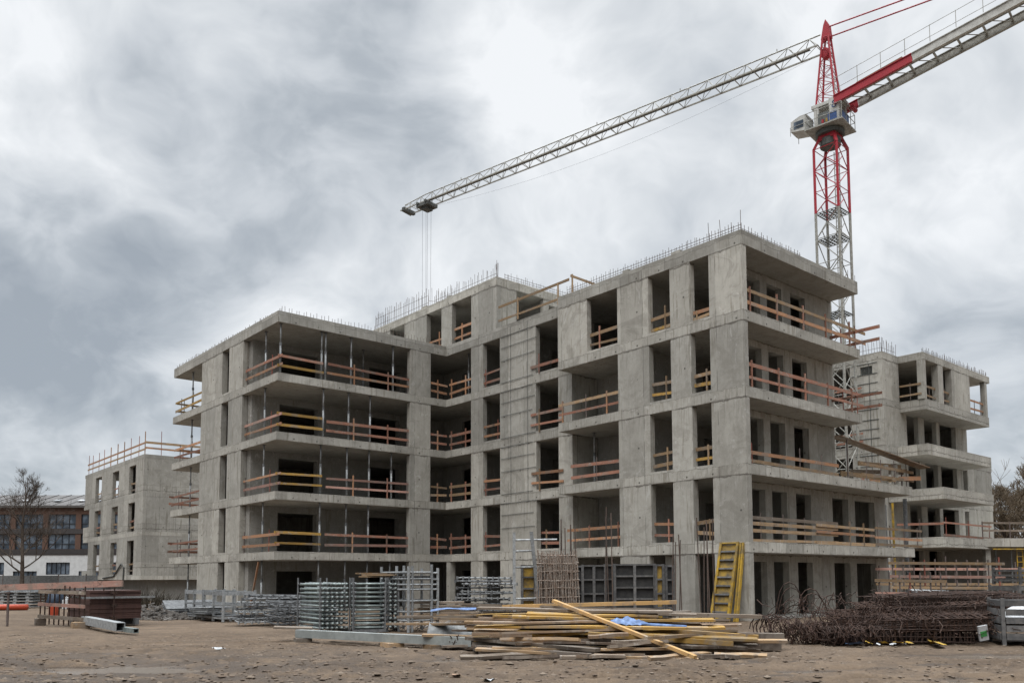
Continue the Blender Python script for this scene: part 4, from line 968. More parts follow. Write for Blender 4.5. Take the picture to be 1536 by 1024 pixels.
# ------------------------------------------------------------------ left foreground: brown panels, rusty rack, pink beam
def left_store():
    P0 = Vector((-14.86, 29.3)); da = Vector((.72, .69)).normalized(); db = Vector((-.70, .71)).normalized()
    rz = math.atan2(da.y, da.x)
    for k in range(13):
        m = MB(); m.box(0, 1.75+R.uniform(-.03, .03), R.uniform(-.02, .02), 2.5, 0, .068)
        z = .25+.072*k+(.07 if k > 9 else 0)
        tag(obj('plywood_sheet', m, 't_ply', loc=(P0.x+R.uniform(-.02, .02), P0.y, z), rot=(0, 0, rz+R.uniform(-.012, .012))), f'dark brown formwork sheet, {ORD[k+1]} from below in the sheet stack', 'formwork sheet', 'stacked brown formwork sheets')
    m = MB(); m.box(-.3, 2.2, -.12, .0, 0, .065); tag(obj('steel_bar', m, 'galv', loc=(P0.x, P0.y-.02, .25+.072*10), rot=(0, 0, rz)), 'pale steel bar lying between the upper brown sheets', 'steel bar')
    for i, (x, l) in enumerate(((.1, 'near end'), (1.5, 'far end'))):
        m = MB(); m.box(x, x+.14, -.15, 2.55, .02, .245); tag(obj('steel_bearer', m, 'galv_d', loc=(P0.x, P0.y, 0), rot=(0, 0, rz)), f'grey steel bearer under the brown sheets at their {l}', 'bearer', 'bearers under the brown sheets')
    # rusty rack
    a = Vector((-14.75, 28.75, 0)); b = Vector((-17.6, 31.1, 0)); d = (b-a).normalized(); ln = (b-a).length; rr = math.atan2(d.y, d.x)
    t = thing('rusty_rack', 'rusty open rack of thin uprights and boards beside the brown sheets', 'rack', tuple(a), rr)
    for i in range(10):
        x = ln*i/9; m = MB(); m.tube([(x, 0, .02), (x, 0, 1.32+R.uniform(-.05, .12))], .026, 6); obj('upright', m, 'rust', t)
        if i % 2 == 0: m = MB(); m.tube([(x, -1.0, .02), (x, -1.0, 1.3+R.uniform(-.05, .1))], .022, 6); obj('upright', m, 'rust', t)
    for z, c in ((.28, 't_grey'), (.72, 't_pink'), (1.18, 't_grey')):
        m = MB(); m.beam((-.1, .05, z), (ln+.05, .05, z+.02), .05, .12); obj('rail', m, c, t)
        m = MB(); m.beam((-.1, -1.05, z), (ln+.05, -1.05, z+.02), .05, .1); obj('rail', m, 'rust', t)
    m = MB(); m.box(-.1, .4, -.35, .35, -.02, .2); m2 = obj('timber_block', m, 't_tan', loc=(-14.95, 28.55, 0), rot=(0, 0, .6)); tag(m2, 'tan timber block under the rusty rack corner', 'timber block')
    m = MB(); m.box(-.15, .2, -.2, .2, -.02, .22); tag(obj('timber_block', m, 't_dark', loc=(-17.5, 30.9, 0), rot=(0, 0, .6)), 'dark timber block under the far end of the rusty rack', 'timber block')
    # pink beam across the top
    m = MB(); m.beam((-20.6, 30.3, 1.30), (-13.95, 29.75, 1.50), .12, .22); tag(obj('timber_beam', m, 't_pink'), 'long pinkish timber beam lying across the brown sheets', 'beam')
    m = MB(); m.box(-.03, .03, -.03, .03, -.05, 1.22); m.box(-.1, .1, -.1, .1, 1.16, 1.2); tag(obj('steel_post', m, 'post', loc=(-18.2, 30.1, 0)), 'small steel post under the long pinkish beam', 'post')
    hollow_beam('steel_beam', 'grey steel box beam poking out from under the rusty rack', (-14.85, 29.0, .12), (-11.95, 25.45, .08), .26, .26, 'galv')
    hollow_beam('steel_tube', 'slim square steel tube sliding out of the grey box beam', (-12.9, 26.7, .06), (-11.25, 24.95, .05), .16, .14, 'tube')
    m = MB(); m.tube([(-30.5, 45.7, .14), (-26.7, 45.9, .14)], .17, 10); tag(obj('drain_pipe', m, 'orange', smooth=True), 'bright orange plastic pipe lying at the mud edge', 'pipe')
    # pallets and bags behind
    for k in range(6):
        m = MB(); m.box(-1.1, 1.1, -.6, .6, 0, .04)
        for q in (-.75, 0, .75): m.box(q-.1, q+.1, -.58, .58, .042, .12)
        tag(obj('pallet', m, 'galv', loc=(-29.2+.08*R.uniform(-1, 1), 49.5, .05+.17*k), rot=(0, 0, R.uniform(-.05, .05))), f'grey pallet, {ORD[k+1]} from below in the stack behind the pink beam', 'pallet', 'grey pallets behind the pink beam')
    m = MB(); m.tube([(-27.0, 49.0, .0), (-26.9, 49.1, .45), (-26.85, 49.05, .95)], .5, 9, .38); tag(obj('rubble_bag', m, 'bplast', smooth=True), 'dark blue bulky bag beside the grey pallets', 'bag')
    for i, (x, c, l) in enumerate(((-20.9, 'orange', 'orange jerrycan'), (-20.5, 'wplast', 'white jerrycan'), (-20.1, 'fw_y', 'yellow canister'))):
        m = MB(); m.box(-.16, .16, -.12, .12, .02, .42); m.box(-.05, .05, -.05, .05, .42, .5)
        m.ring((.0, 0, .46), (1, 0, 0), (0, 0, 1), .09, .02, 8)
        tag(obj('canister', m, c, loc=(x, 38+.3*i, .3*(i % 2)), rot=(0, 0, .4*i)), f'{l} on the ground behind the rusty rack', 'canister')
left_store()
# ------------------------------------------------------------------ stillages
def stillage(label, loc, rz, lx, ly, h, mat='galv', boards=0, group='grey steel stillages'):
    t = thing('stillage', label, 'stillage', loc, rz, group)
    for x in (0, lx/2, lx) if lx > 1.6 else (0, lx):
        for y in (0, ly):
            m = MB(); m.box(x-.04, x+.04, y-.04, y+.04, 0, h); obj('post', m, mat, t)
    for z in (.14, h*.52, h-.12):
        hh = .14 if z > h*.8 else .07
        m = MB(); m.box(.045, lx-.045, -.03, .03, z-hh/2, z+hh/2); obj('rail', m, mat, t)
        m = MB(); m.box(.045, lx-.045, ly-.03, ly+.03, z-hh/2, z+hh/2); obj('rail', m, mat, t)
        m = MB(); m.box(-.03, .03, .045, ly-.045, z-hh/2, z+hh/2); obj('rail', m, mat, t)
        m = MB(); m.box(lx-.03, lx+.03, .045, ly-.045, z-hh/2, z+hh/2); obj('rail', m, mat, t)
    m = MB()
    for i in range(7): m.box(.05, lx-.05, .05+(ly-.1)*i/7, .05+(ly-.1)*(i+.7)/7, .19, .22)
    obj('deck', m, 'galv_d', t)
    for i in range(boards):
        z = .12+(h-.35)*i/boards; m = MB(); m.beam((.05, -.05, z+.09), (lx-.05, -.05, z+.09), .03, (h-.35)/boards*.78); obj('side_board', m, mat, t)
        m = MB(); m.beam((-.05, .05, z+.09), (-.05, ly-.05, z+.09), .03, (h-.35)/boards*.78); obj('side_board', m, mat, t)
    return t
stillage('pale grey steel stillage before the wing gable, near one of two', (-11.2, 32.2, 0), math.radians(129), 2.15, -1.25, 1.2)
stillage('pale grey steel stillage before the wing gable, far one of two', (-12.65, 34.0, 0), math.radians(129), 2.15, -1.25, 1.22)
for i in range(5):
    m = MB(); m.box(-1.0, 1.0, -.5, .5, 0, .03); tag(obj('metal_sheet', m, 'galv', loc=(-12.3, 33.9, .25+.06*i), rot=(R.uniform(-.05, .05), .02, 2.25+R.uniform(-.1, .1))), f'grey sheet lying in the pale stillages, {ORD[i+1]} from below', 'metal sheet', 'sheets in the pale stillages')
stillage('grey slatted steel stillage with pale bags at the edge of the site', (11.66, 20.05, 0), -.28, 1.9, 1.2, 1.12, 'fw_g', 4)
m = MB(); vs = []
for i in range(13):
    for j in range(9):
        x, y = .1+1.7*i/12, .1+1.1*j/8; vs.append((x, y, .62+.38*math.sin(math.pi*i/12)**.5*math.sin(math.pi*j/8)**.5+.12*noise.noise(Vector((x*3, y*3, 4)))))
m.add(vs, [(i*9+j, i*9+j+1, (i+1)*9+j+1, (i+1)*9+j) for i in range(12) for j in range(8)])
tag(obj('plastic_bag', m, 'wplast', loc=(11.66, 20.05, 0), rot=(0, 0, -.28), smooth=True), 'pale plastic bag heaped inside the slatted stillage', 'bag')
# scaffold rack with shelves
def tall_rack(label, loc, rz, lx, ly, h):
    t = thing('scaffold_rack', label, 'rack', loc, rz, 'tall scaffold racks')
    for x in (0, lx):
        for y in (0, ly): m = MB(); m.tube([(x, y, 0), (x, y, h+R.uniform(0, .1))], .045, 8); obj('post', m, 'galv', t)
    for z in (.35, .62, .95, 1.3, 1.45, h-.35, h-.15):
        m = MB(); m.tube([(0, 0, z), (lx, 0, z)], .034, 6); obj('rail', m, 'galv', t)
        if z > .9 or z < .4: m = MB(); m.tube([(0, ly, z), (lx, ly, z)], .034, 6); obj('rail', m, 'galv', t)
        m = MB(); m.tube([(0, 0, z), (0, ly, z)], .03, 6); obj('rail', m, 'galv', t)
        m = MB(); m.tube([(lx, 0, z), (lx, ly, z)], .03, 6); obj('rail', m, 'galv', t)
    m = MB()
    for i in range(9): m.box(.05+(lx-.1)*i/9, .05+(lx-.1)*(i+.6)/9, .05, ly-.05, h-.3, h-.26)
    obj('shelf', m, 'galv_d', t)
tall_rack('tall grey scaffold rack beside the tube stacks, near the wing corner', (-3.25, 25.6, 0), math.radians(130), 1.6, -.85, 1.98)
tall_rack('tall grey scaffold rack beside the tube stacks, reaching to the wing pier', (-3.15, 25.7, 0), math.radians(40), .95, .9, 1.96)
for i in range(6):
    m = MB(); m.box(-.9, .9, -.12, .12, 0, .06); tag(obj('timber_board', m, R.choice(['t_tan', 't_orange', 't_grey']), loc=(-2.3+R.uniform(-.3, .3), 26.4+R.uniform(-.4, .3), .35+.1*i), rot=(.03, 0, R.uniform(-.15, .15))), f'short board heaped behind the tall scaffold racks, {ORD[i+1]} from below', 'board', 'boards behind the scaffold racks')
# flat scaffold frames heap and grate stack
def flat_frame(mat, lx, ly, n, r):
    m = MB()
    for y in (0, ly): m.tube([(0, y, 0), (lx, y, 0)], r, 6)
    for i in range(n+1): m.tube([(lx*i/n, 0, 0), (lx*i/n, ly, 0)], r*.8, 5)
    for i in range(n): m.tube([(lx*i/n, ly*.15, .0), (lx*(i+1)/n, ly*.85, .0)], r*.5, 4)
    for i in range(n+1): m.tube([(lx*i/n, -.03, -.06), (lx*i/n, -.03, .06)], r*1.3, 6)
    return m.mesh('scaffold_ladder_bay', mat)
FA, FB = flat_frame('galv_d', 2.1, 1.1, 5, .034), flat_frame('galv', 2.0, 1.2, 9, .03)
for k in range(9):
    o = link('scaffold_ladder_bay', FA if k % 3 else FB, None, (-9.7+R.uniform(-.25, .25), 29.6+R.uniform(-.3, .3), .12+.115*k), (R.uniform(-.05, .05), R.uniform(-.03, .03), .3+R.uniform(-.2, .2)))
    tag(o, f'scaffold frame lying flat in the tangled heap by the wing corner, {ORD[k+1]} from below', 'scaffold frame', 'scaffold frames heaped by the wing')
for k in range(7):
    o = link('scaffold_ladder_bay', FA, None, (-8.0+R.uniform(-.2, .2), 28.4+R.uniform(-.2, .2), .1+.12*k), (R.uniform(-.06, .06), R.uniform(-.04, .04), .7+R.uniform(-.25, .25)))
    tag(o, f'scaffold frame lying flat in the tangled heap next to the tube stack, {ORD[k+1]} from below', 'scaffold frame', 'scaffold frames heaped by the tubes')
for k in range(12):
    o = link('scaffold_ladder_bay', FB if k % 2 else FA, None, (-2.1+R.uniform(-.22, .22), 31.5+R.uniform(-.2, .2), .28+.125*k), (R.uniform(-.03, .03), R.uniform(-.03, .03), .06+R.uniform(-.08, .08)))
    tag(o, f'grey frame in the tall neat stack before the inner corner, {ORD[k+1]} from below', 'scaffold frame', 'scaffold frames stacked before the inner corner')
# ladder-like steel frame standing up
t = thing('steel_ladder', 'tall grey ladder-like steel frame standing against the facade', 'steel frame', (-.02, 30.0, 0), .05)
m = MB(); m.box(-.05, .05, -.05, .05, 0, 3.28); obj('post', m, 'galv', t)
m = MB(); m.beam((.95, 0, 0), (.62, 0, 3.3), .12, .12, (0, 1, 0)); obj('post', m, 'galv', t)
for z, x1 in ((.9, .86), (2.02, 1.05), (2.6, .69), (3.0, 1.55)):
    m = MB(); m.tube([(.05, 0, z), (x1, 0, z+.02)], .04, 6); obj('rung', m, 'galv', t)
# ------------------------------------------------------------------ formwork panels before the facade
def form_panel(label, loc, rz, w, h, cols, bays, skin, frame='fw_g', lean=0.0, group='formwork panels standing before the facade'):
    t = thing('formwork_shutter', label, 'formwork panel', loc, 0, group, (lean, 0, rz))
    m = MB(); m.box(.02, w-.02, .1, .125, .02, h-.02); obj('plywood_face', m, skin, t)
    for x in (0, w-.09): m = MB(); m.box(x, x+.09, 0, .13, 0, h); obj('edge_rail', m, frame, t)
    for i in range(1, cols): x = w*i/cols; m = MB(); m.box(x-.05, x+.05, .0, .098, .06, h-.06); obj('stiffener', m, frame, t)
    for i in range(bays+1):
        z = .0+(h-.07)*i/bays; m = MB(); m.box(.092, w-.092, .005, .095, z, z+.06)
        if i in (0, bays) or cols == 1: obj('cross_rib', m, frame, t)
        else:
            m = MB()
            for c in range(cols): m.box(w*c/cols+(.055 if c else .092), w*(c+1)/cols-(.055 if c < cols-1 else .092), .005, .095, z, z+.06)
            obj('cross_rib', m, frame, t)
    return t
form_panel('narrow formwork panel with yellow face beside the ladder-like frame', (.22, 30.35, 0), .02, .56, 2.12, 1, 5, 'fw_s')
form_panel('dark formwork panel directly behind the pale rebar mats', (.9, 31.2, 0), .03, 1.7, 2.1, 2, 4, 'fw_d')
form_panel('dark formwork panel between the rebar mats and the trio of bars', (2.45, 30.7, 0), -.03, .92, 2.12, 2, 4, 'fw_d')
form_panel('dark slim formwork panel behind the trio of tall bars', (3.3, 30.85, 0), .1, .42, 2.14, 1, 4, 'fw_d')
form_panel('wide dark formwork panel with two bays and paint splashes', (3.62, 30.6, 0), .02, 1.55, 2.15, 2, 5, 'fw_d')
form_panel('slim dark formwork panel with yellow edge beside the widest one', (5.12, 30.55, 0), .02, .36, 2.13, 1, 4, 'fw_s', 'fw_g')
form_panel('slim dark formwork panel at the end of the row', (5.5, 30.6, 0), .0, .34, 2.1, 1, 4, 'fw_d')
# yellow panels leaning on the near corner pier: local x along u
def lean_panel(label, u0, w, vb, h, skin, frame, ribs, thin=1.0):
    t = thing('formwork_shutter', label, 'formwork panel', W(u0+w, vb, 0), 0, 'yellow formwork panels leaning on the corner pier', None)
    ang = math.atan2(-.06-vb, h)
    t.rotation_euler = (0, 0, 0)
    t.matrix_world = Matrix.Translation(W(u0+w, vb, -.02)) @ Matrix.Rotation(TH-math.pi/2, 4, 'Z') @ Matrix.Rotation(-ang, 4, 'X')
    H = h/math.cos(ang)
    m = MB(); m.box(.02, w-.02, .09*thin, .115*thin, .02, H-.02); obj('plywood_face', m, skin, t)
    for x in (0, w-.1): m = MB(); m.box(x, x+.1, 0, .12*thin, 0, H); obj('edge_rail', m, frame, t)
    for i in range(ribs+1):
        z = (H-.07)*i/ribs; m = MB(); m.box(.102, w-.102, .0, .088*thin, z, z+.06); obj('cross_rib', m, frame if i in (0, ribs) else 'fw_g', t)
lean_panel('yellow formwork panel like a ladder leaning on the near corner pier', .42, .86, -.85, 3.02, 'fw_s', 'fw_y', 9)
lean_panel('second slimmer yellow panel leaning tight behind the ladder-like one', .2, .16, -.62, 2.98, 'fw_d', 'fw_y', 6)
# loose vertical rebar
RBM = {}
for h in (3.2, 3.7, 4.2): m = MB(); m.tube([(0, 0, -.05), (.01, .01, h*.5), (0, .03, h)], .021, 5); RBM[h] = m.mesh('rebar', 'bar')
for grp, pts, h in (('trio before the wide loggia', ((3.24, 29.9), (3.36, 29.95), (3.50, 29.9)), 4.2), ('cluster at the end of the formwork row', ((5.62, 29.9), (5.74, 30.0), (5.86, 29.9), (5.98, 30.0)), 3.2),
                    ('cluster beside the yellow leaning panel', ((6.72, 30.2), (6.84, 30.3), (6.95, 30.2), (7.08, 30.35), (7.2, 30.25)), 3.7), ('cluster above the pale rebar mats', ((1.62, 30.1), (1.74, 30.2), (1.86, 30.1), (1.98, 30.2), (2.1, 30.1), (2.2, 30.2)), 3.7)):
    for i, (x, y) in enumerate(pts):
        o = link('rebar', RBM[h], None, (x, y, 0), (R.uniform(-.03, .03), R.uniform(-.035, .035), R.uniform(0, 6))); o.scale = (1, 1, R.uniform(.9, 1.03))
        tag(o, f'upright rebar, {ORD[i+1]} from the left of the {grp}', 'rebar', f'rebars in the {grp}')
# pale rebar mats standing up
def mat_mesh(w, h, sx, sz, r, mt, wav=.03):
    m = MB(); nx, nz = int(w/sx), int(h/sz)
    for i in range(nx+1):
        x = sx*i; m.tube([(x+R.uniform(-wav, wav), R.uniform(-wav, wav), h*k/4*(1 if k < 4 else R.uniform(.96, 1.03))) for k in range(5)], r, 4)
    for j in range(nz+1): m.tube([(0, R.uniform(-wav, wav), sz*j+.05), (w*.5, R.uniform(-wav, wav), sz*j+.05+R.uniform(-wav, wav)), (w, 0, sz*j+.05)], r*.9, 4)
    return m.mesh('rebar_mat', mt)
for i in range(7):
    o = link('rebar_mat', mat_mesh(1.35+R.uniform(-.1, .15), 2.35+.12*(i % 3), .085, .3, .017, 'bar_l', .035), None, (.78+R.uniform(-.06, .1), 29.7+.12*i, 0), (R.uniform(-.06, .0), R.uniform(-.03, .03), R.uniform(-.06, .06)))
    tag(o, f'pale upright rebar mat in the bundle before the facade, {ORD[i+1]} from the front', 'rebar mat', 'upright rebar mats')
# ------------------------------------------------------------------ rusty rebar at the right
def coil(r, ln, turns, seed):
    q = random.Random(seed); m = MB(); pts = []; n = 14
    for i in range(turns*n+1):
        a = 2*math.pi*i/n; rr = r*(1+.2*q.uniform(-1, 1)); pts.append((ln*i/(turns*n)+q.uniform(-.06, .06)+.12*math.sin(a*.37), rr*1.15*math.cos(a), max(.01, rr*math.sin(a)+r*.95)))
    m.tube(pts, .013, 4)
    pts = [(p[0]+.05, p[1]*.75, r+(p[2]-r)*.75) for p in pts[::-1]]
    m.tube(pts, .011, 4)
    for k in range(7): m.tube([(ln*q.random(), q.uniform(-r, r), q.uniform(.05, 2*r)) for _ in range(3)], .01, 4)
    return m.mesh('wire_coil', 'rust')
for i, (x, y, r, ln, a) in enumerate(((6.2, 21.4, .34, .8, .3), (6.72, 20.95, .28, .6, -.3), (7.1, 20.75, .25, .55, .1), (7.45, 20.5, .22, .5, -.15), (7.7, 20.4, .22, .5, .05), (8.0, 20.4, .24, .6, -.1), (8.45, 20.35, .22, .7, .1))):
    o = link('wire_coil', coil(r, ln, 9, i), None, (x, y, -.01), (0, 0, a)); tag(o, f'rusty loose wire coil, {ORD[i+1]} of the row from the timber pile side', 'wire coil', 'rusty wire coils')
def cage(ln, w, h, ns, seed, wild=.02):
    q = random.Random(seed); m = MB()
    for y in (0, w/2, w):
        for z in (0, h): m.tube([(-.1, y, z+.02), (ln*.5, y+q.uniform(-wild, wild), z+.02+q.uniform(-wild, wild)), (ln+.15, y, z+.02)], .012, 4)
    for z in (h*.5,): m.tube([(0, 0, z), (ln, 0, z)], .014, 4); m.tube([(0, w, z), (ln, w, z)], .014, 4)
    for i in range(ns):
        x = ln*(i+.5)/ns+q.uniform(-.03, .03); d = q.uniform(-.05, .05)
        m.tube([(x, 0, 0), (x+d, 0, h+.03), (x+d, w, h+.03), (x, w, 0), (x, 0, 0)], .013, 4)
        if i % 2 == 0: m.tube([(x, q.uniform(0, w), 0), (x+q.uniform(-.1, .1), q.uniform(0, w), h)], .01, 4)
    for i in range(10): m.tube([(q.uniform(0, ln), q.uniform(0, w), q.uniform(0, h)) for _ in range(4)], .01, 4)
    return m.mesh('rebar_cage', 'rust')
CG = [cage(3.4, .75, .30, 44, 1, .06), cage(2.9, .7, .34, 38, 2, .06), cage(2.4, .8, .28, 34, 3, .1)]
k = 0
for lay, rows in enumerate((((7.9, 20.2), (7.8, 21.3), (8.3, 22.4), (8.6, 23.5)), ((9.0, 20.5), (8.6, 21.4), (8.5, 22.5), (8.9, 23.5)), ((9.7, 21.1), (9.4, 22.0), (9.3, 23.0)), ((10.1, 21.9), (9.9, 22.9), (10.2, 23.6)))):
    for j, (x, y) in enumerate(rows):
        for s in (0, 1):
            if s and lay > 3: continue
            o = link('rebar_cage', CG[(k+s) % 3], None, (x+(s*(1.4 if lay else .9))+R.uniform(-.25, .25), y+R.uniform(-.15, .15)+.1*s, .05+.235*lay+.02*s), (R.uniform(-.16, .16), R.uniform(-.05, .05), R.uniform(-.2, .2)))
            tag(o, f'rusty rebar cage, {ORD[lay+1]} layer up and {ORD[j+1]} row back, {"far" if s else "near"} end of the heap', 'rebar cage', 'rusty rebar cages in the heap'); k += 1
for i in range(3):
    m = MB(); pts = []
    for q in range(9): a = math.pi*q/8; pts.append((7.7+.6*i+.35*math.cos(a)*(1+.2*R.random()), 23.5, .6+.9*math.sin(a)*(1-.2*i)))
    m.tube(pts, .014, 4); m.tube([(p[0]+.12, p[1]+.2, p[2]*.9) for p in pts], .012, 4)
    tag(obj('bent_rebar', m, 'rust'), f'bent rusty bar hoop sticking up from the rebar heap, {ORD[i+1]} from the coils', 'rebar', 'bent hoops in the rebar heap')
m = MB(); q = random.Random(77)
for i in range(520):
    f = q.random(); x = 6.9+5.2*f; y = q.uniform(20.0, 23.2); zt = .2+min(.95, .15+.25*(y-20)+.55*f)*q.random(); rr = q.uniform(.08, .30); a0 = q.uniform(0, 6.3)
    ax = Vector((q.uniform(-1, 1), q.uniform(-1, 1), q.uniform(-1, 1))).normalized(); bx = ax.orthogonal().normalized()
    m.tube([Vector((x, y, max(zt, .12)))+(ax*math.cos(a0+k*.7)+bx*math.sin(a0+k*.7))*rr*(1+.1*k)*(1 if zt > .35 else .3) for k in range(q.choice((3, 4, 6)))], q.choice((.007, .009, .014)), 3)
o = obj('rebar_tangle', m, 'rust'); o['kind'] = 'stuff'; o['label'] = 'loose curled binding wire tangled through the rebar heap'
# litter around the rebar
def scrap(label, x, y, z, c, s, name='plastic_scrap', cat='litter', rx=.4):
    m = MB(); n = 5; vs = []
    for i in range(n):
        for j in range(4):
            vs.append((s*(i/(n-1)-.5), s*.55*(j/3-.5), s*.18*noise.noise(Vector((i*.9+x, j*.9+y, 3)))+.03))
    m.add(vs, [(i*4+j, i*4+j+1, (i+1)*4+j+1, (i+1)*4+j) for i in range(n-1) for j in range(3)])
    return tag(obj(name, m, c, loc=(x, y, z), rot=(rx*R.uniform(.3, 1), R.uniform(-.2, .2), R.uniform(0, 3)), smooth=True), label, cat)
scrap('yellow plastic scrap lying before the rebar heap', 10.0, 19.95, .05, 'fw_y', .5)
scrap('blue and crumpled plastic scrap at the coil end of the heap', 8.05, 19.95, .04, 'tarp', .4)
for i, x in enumerate((8.4, 8.75, 9.1, 9.35)): scrap(f'small yellow plastic piece under the heap front, {ORD[i+1]} from the coils', x, 19.98, .06, 'fw_y', .22)
for i, x in enumerate((8.2, 8.6, 8.95, 9.2)): scrap(f'small white plastic piece under the heap front, {ORD[i+1]} from the coils', x, 19.93, .03, 'wplast', .16)
scrap('white paper scrap on the open mud before the tube stacks', -6.9, 19.6, gz(-6.9, 19.6)+.01, 'wplast', .28, 'paper_scrap', rx=.05)
scrap('ochre wood chip on the mud before the timber pile', -1.0, 14.35, gz(-1, 14.35)+.02, 't_orange', .26, 'wood_chip', rx=.05)
scrap('pale paper scrap at the mud below the tube stack', -.45, 13.7, gz(-.45, 13.7)+.01, 'wplast', .3, 'paper_scrap', rx=.05)
scrap('orange scrap at the foot of the slatted stillage', 12.1, 19.5, .02, 'orange', .25)
# white packet with a green patch propped on the cages
t = thing('packet', 'white packet with a green patch stuck upright on the rebar heap front', 'packet', (11.2, 20.05, .12), 0, None, (.15, -.18, 0))
m = MB(); m.box(-.11, .11, 0, .05, 0, .36); obj('packet_body', m, 'wplast', t)
m = MB(); m.box(-.08, .07, -.008, -.001, .1, .23); obj('green_patch', m, simple('green_print', (.05, .26, .07), .5), t)
# ------------------------------------------------------------------ right rear: barriers, materials, low frame
def barrier(label, x0, x1, y, hs, n, cols):
    t = thing('barrier', label, 'barrier', (x0, y, 0), 0, 'timber barriers by the rear building')
    for i in range(n+1): m = MB(); x = (x1-x0)*i/n; m.box(x-.022, x+.022, -.022, .022, -.1, max(hs)+.25*R.random()+.1); obj('post', m, 'post' if i % 7 != 3 else 'post_r', t)
    for h, c in zip(hs, cols): m = MB(); m.beam((-.2, -.06, h), (x1-x0+.2, -.06, h-.05), .035, .115); obj('board', m, c, t)
barrier('long barrier of four pale rails behind the rebar heap', 15.6, 20.0, 34.5, (.75, 1.2, 1.65, 2.2), 10, ('t_tan', 't_tan', 't_pink', 't_tan'))
barrier('low pale barrier standing farther back before the rear building', 17.0, 25.5, 39, (.7, 1.3, 2.0), 12, ('t_tan', 't_tan', 't_pink'))
barrier('tan barrier close to the gable corner behind the rebar heap', 14.2, 16.6, 32.6, (.5, 1.0, 1.5), 6, ('t_tan', 't_pink', 't_tan'))
m = MB(); m.box(-.8, .8, -.45, .45, 0, .05); tag(obj('metal_sheet', m, 'galv', loc=(16.2, 32.3, .95), rot=(.3, .05, .1)), 'pale grey sheet lying on the heap behind the rebar', 'sheet')
for i in range(6):
    m = MB(); m.box(-1.3, 1.3, -.12, .12, 0, .1); tag(obj('timber_board', m, ('t_tan', 't_yellow', 't_orange')[i % 3], loc=(17.4+.2*(i % 2), 32.6+.25*(i % 3), .45+.11*(i//2)), rot=(0, 0, R.uniform(-.1, .1))), f'tan board stacked before the long barrier, {ORD[i+1]} placed', 'board', 'boards before the long barrier')
stillage('dull blue-grey steel stillage behind the slatted one', (17.0, 28.2, 0), .15, 3.2, 1.4, 1.35, 'fw_g')
stillage('second blue-grey steel stillage stacked on the dull one', (17.1, 28.3, 1.36), .12, 3.0, 1.3, .6, 'fw_g')
stillage('grey crate frame between the slatted stillage and the rebar heap', (14.8, 25.0, 0), .2, 1.9, 1.2, 1.15, 'fw_g', 3)
def low_frame():
    t = thing('concrete_deck', 'low concrete deck on columns with yellow formwork edges at the site border', 'concrete frame', (30.4, 54, 0), .1)
    m = MB(); m.box(0, 14, 0, 8, 3.55, 4.1); obj('deck_slab', m, 'conc_far', t)
    for x in (.3, 3.2, 6.4): m = MB(); m.box(x, x+.35, .3, .65, -.5, 3.55); obj('column', m, 'conc_far', t)
    m = MB(); m.box(0, 14, 5, 5.2, -.5, 3.55); obj('rear_wall', m, 'conc_shaded', t)
    for x in (1.5, 2.6): m = MB(); m.tube([(x, 1, -.3), (x, 1, 3.54)], .05, 6); obj('prop', m, 'galv', t)
    m = MB(); m.box(.6, 4, -.05, .06, 3.36, 3.44); obj('formwork_beam', m, 'fw_y', t)
    m = MB()
    for i in range(9): m.tube([(2.4, .2, .4+.36*i), (2.8, .2, .4+.36*i)], .025, 5)
    m.tube([(2.4, .2, 0), (2.4, .2, 3.5)], .035, 5); m.tube([(2.8, .2, 0), (2.8, .2, 3.5)], .035, 5); obj('formwork_ladder', m, 'fw_y', t)
low_frame()
barr = thing('guardrail', 'thin grey guardrail on the low deck at the site border', 'guardrail', (30.4, 54.1, 4.1), .1)
for i in range(8): m = MB(); m.tube([(1.9*i, 0, 0), (1.9*i, 0, 1.1)], .04, 5); obj('post', m, 'post', barr)
for h in (.5, 1.0): m = MB(); m.beam((0, 0, h), (13.6, 0, h), .04, .13); obj('board', m, 't_grey', barr)
# terrace on the two-storey gable extension
m = MB(); m.beam(W(1.4, 9.2, 8.2), W(-.35, 14.6, 6.95), .6, .04); tag(obj('formwork_sheet', m, 't_brown'), 'long brown-grey formwork sheet sloping down over the gable terrace', 'formwork sheet')
for i, (a, b, c, l) in enumerate((((1.2, 9.3, 6.45), (.1, 12.4, 6.25), 't_tan', 'lowest'), ((1.0, 10.6, 7.0), (.2, 13.2, 6.95), 't_tan', 'highest'), ((.9, 11.5, 6.3), (-.2, 14.4, 6.45), 't_orange', 'farthest'), ((1.6, 11, 6.7), (.4, 13.9, 6.75), 't_grey', 'greyest'))):
    m = MB(); m.beam(W(*a), W(*b), .08, .2); tag(obj('timber_beam', m, c), f'timber beam lying on the gable terrace under the sloping sheet, {l} of four', 'beam', 'beams on the gable terrace')
for i, (u, v, h) in enumerate(((.5, 12.2, 1.0), (.35, 12.9, 1.1), (.9, 9.4, 2.0), (.3, 13.5, .9))):
    m = MB(); m.box(-.12, .12, -.12, .12, 0, h) if i < 2 else m.tube([(0, 0, 0), (0, 0, h)], .04, 6); tag(obj('terrace_post', m, 'conc' if i < 2 else 'post', loc=W(u, v, 6.0), rot=(0, 0, TH)), f'{"stub concrete" if i < 2 else "thin steel"} post on the gable terrace, {["first", "second", "beside the wall", "at the outer corner"][i]}', 'post', 'posts on the gable terrace')
rail('tan board guardrail along the open edge of the gable terrace', (.15, 9.2), (.15, 13.8), 6, ('t_tan', 't_tan'), posts=(.1, .4, .7, .97), hs=(.3, .8), ext=(0, .6))
rail('short tan board guardrail at the end of the gable terrace', (.2, 13.8), (3.5, 13.8), 6, ('t_tan', 't_tan'), posts=(.2, .6, .97))
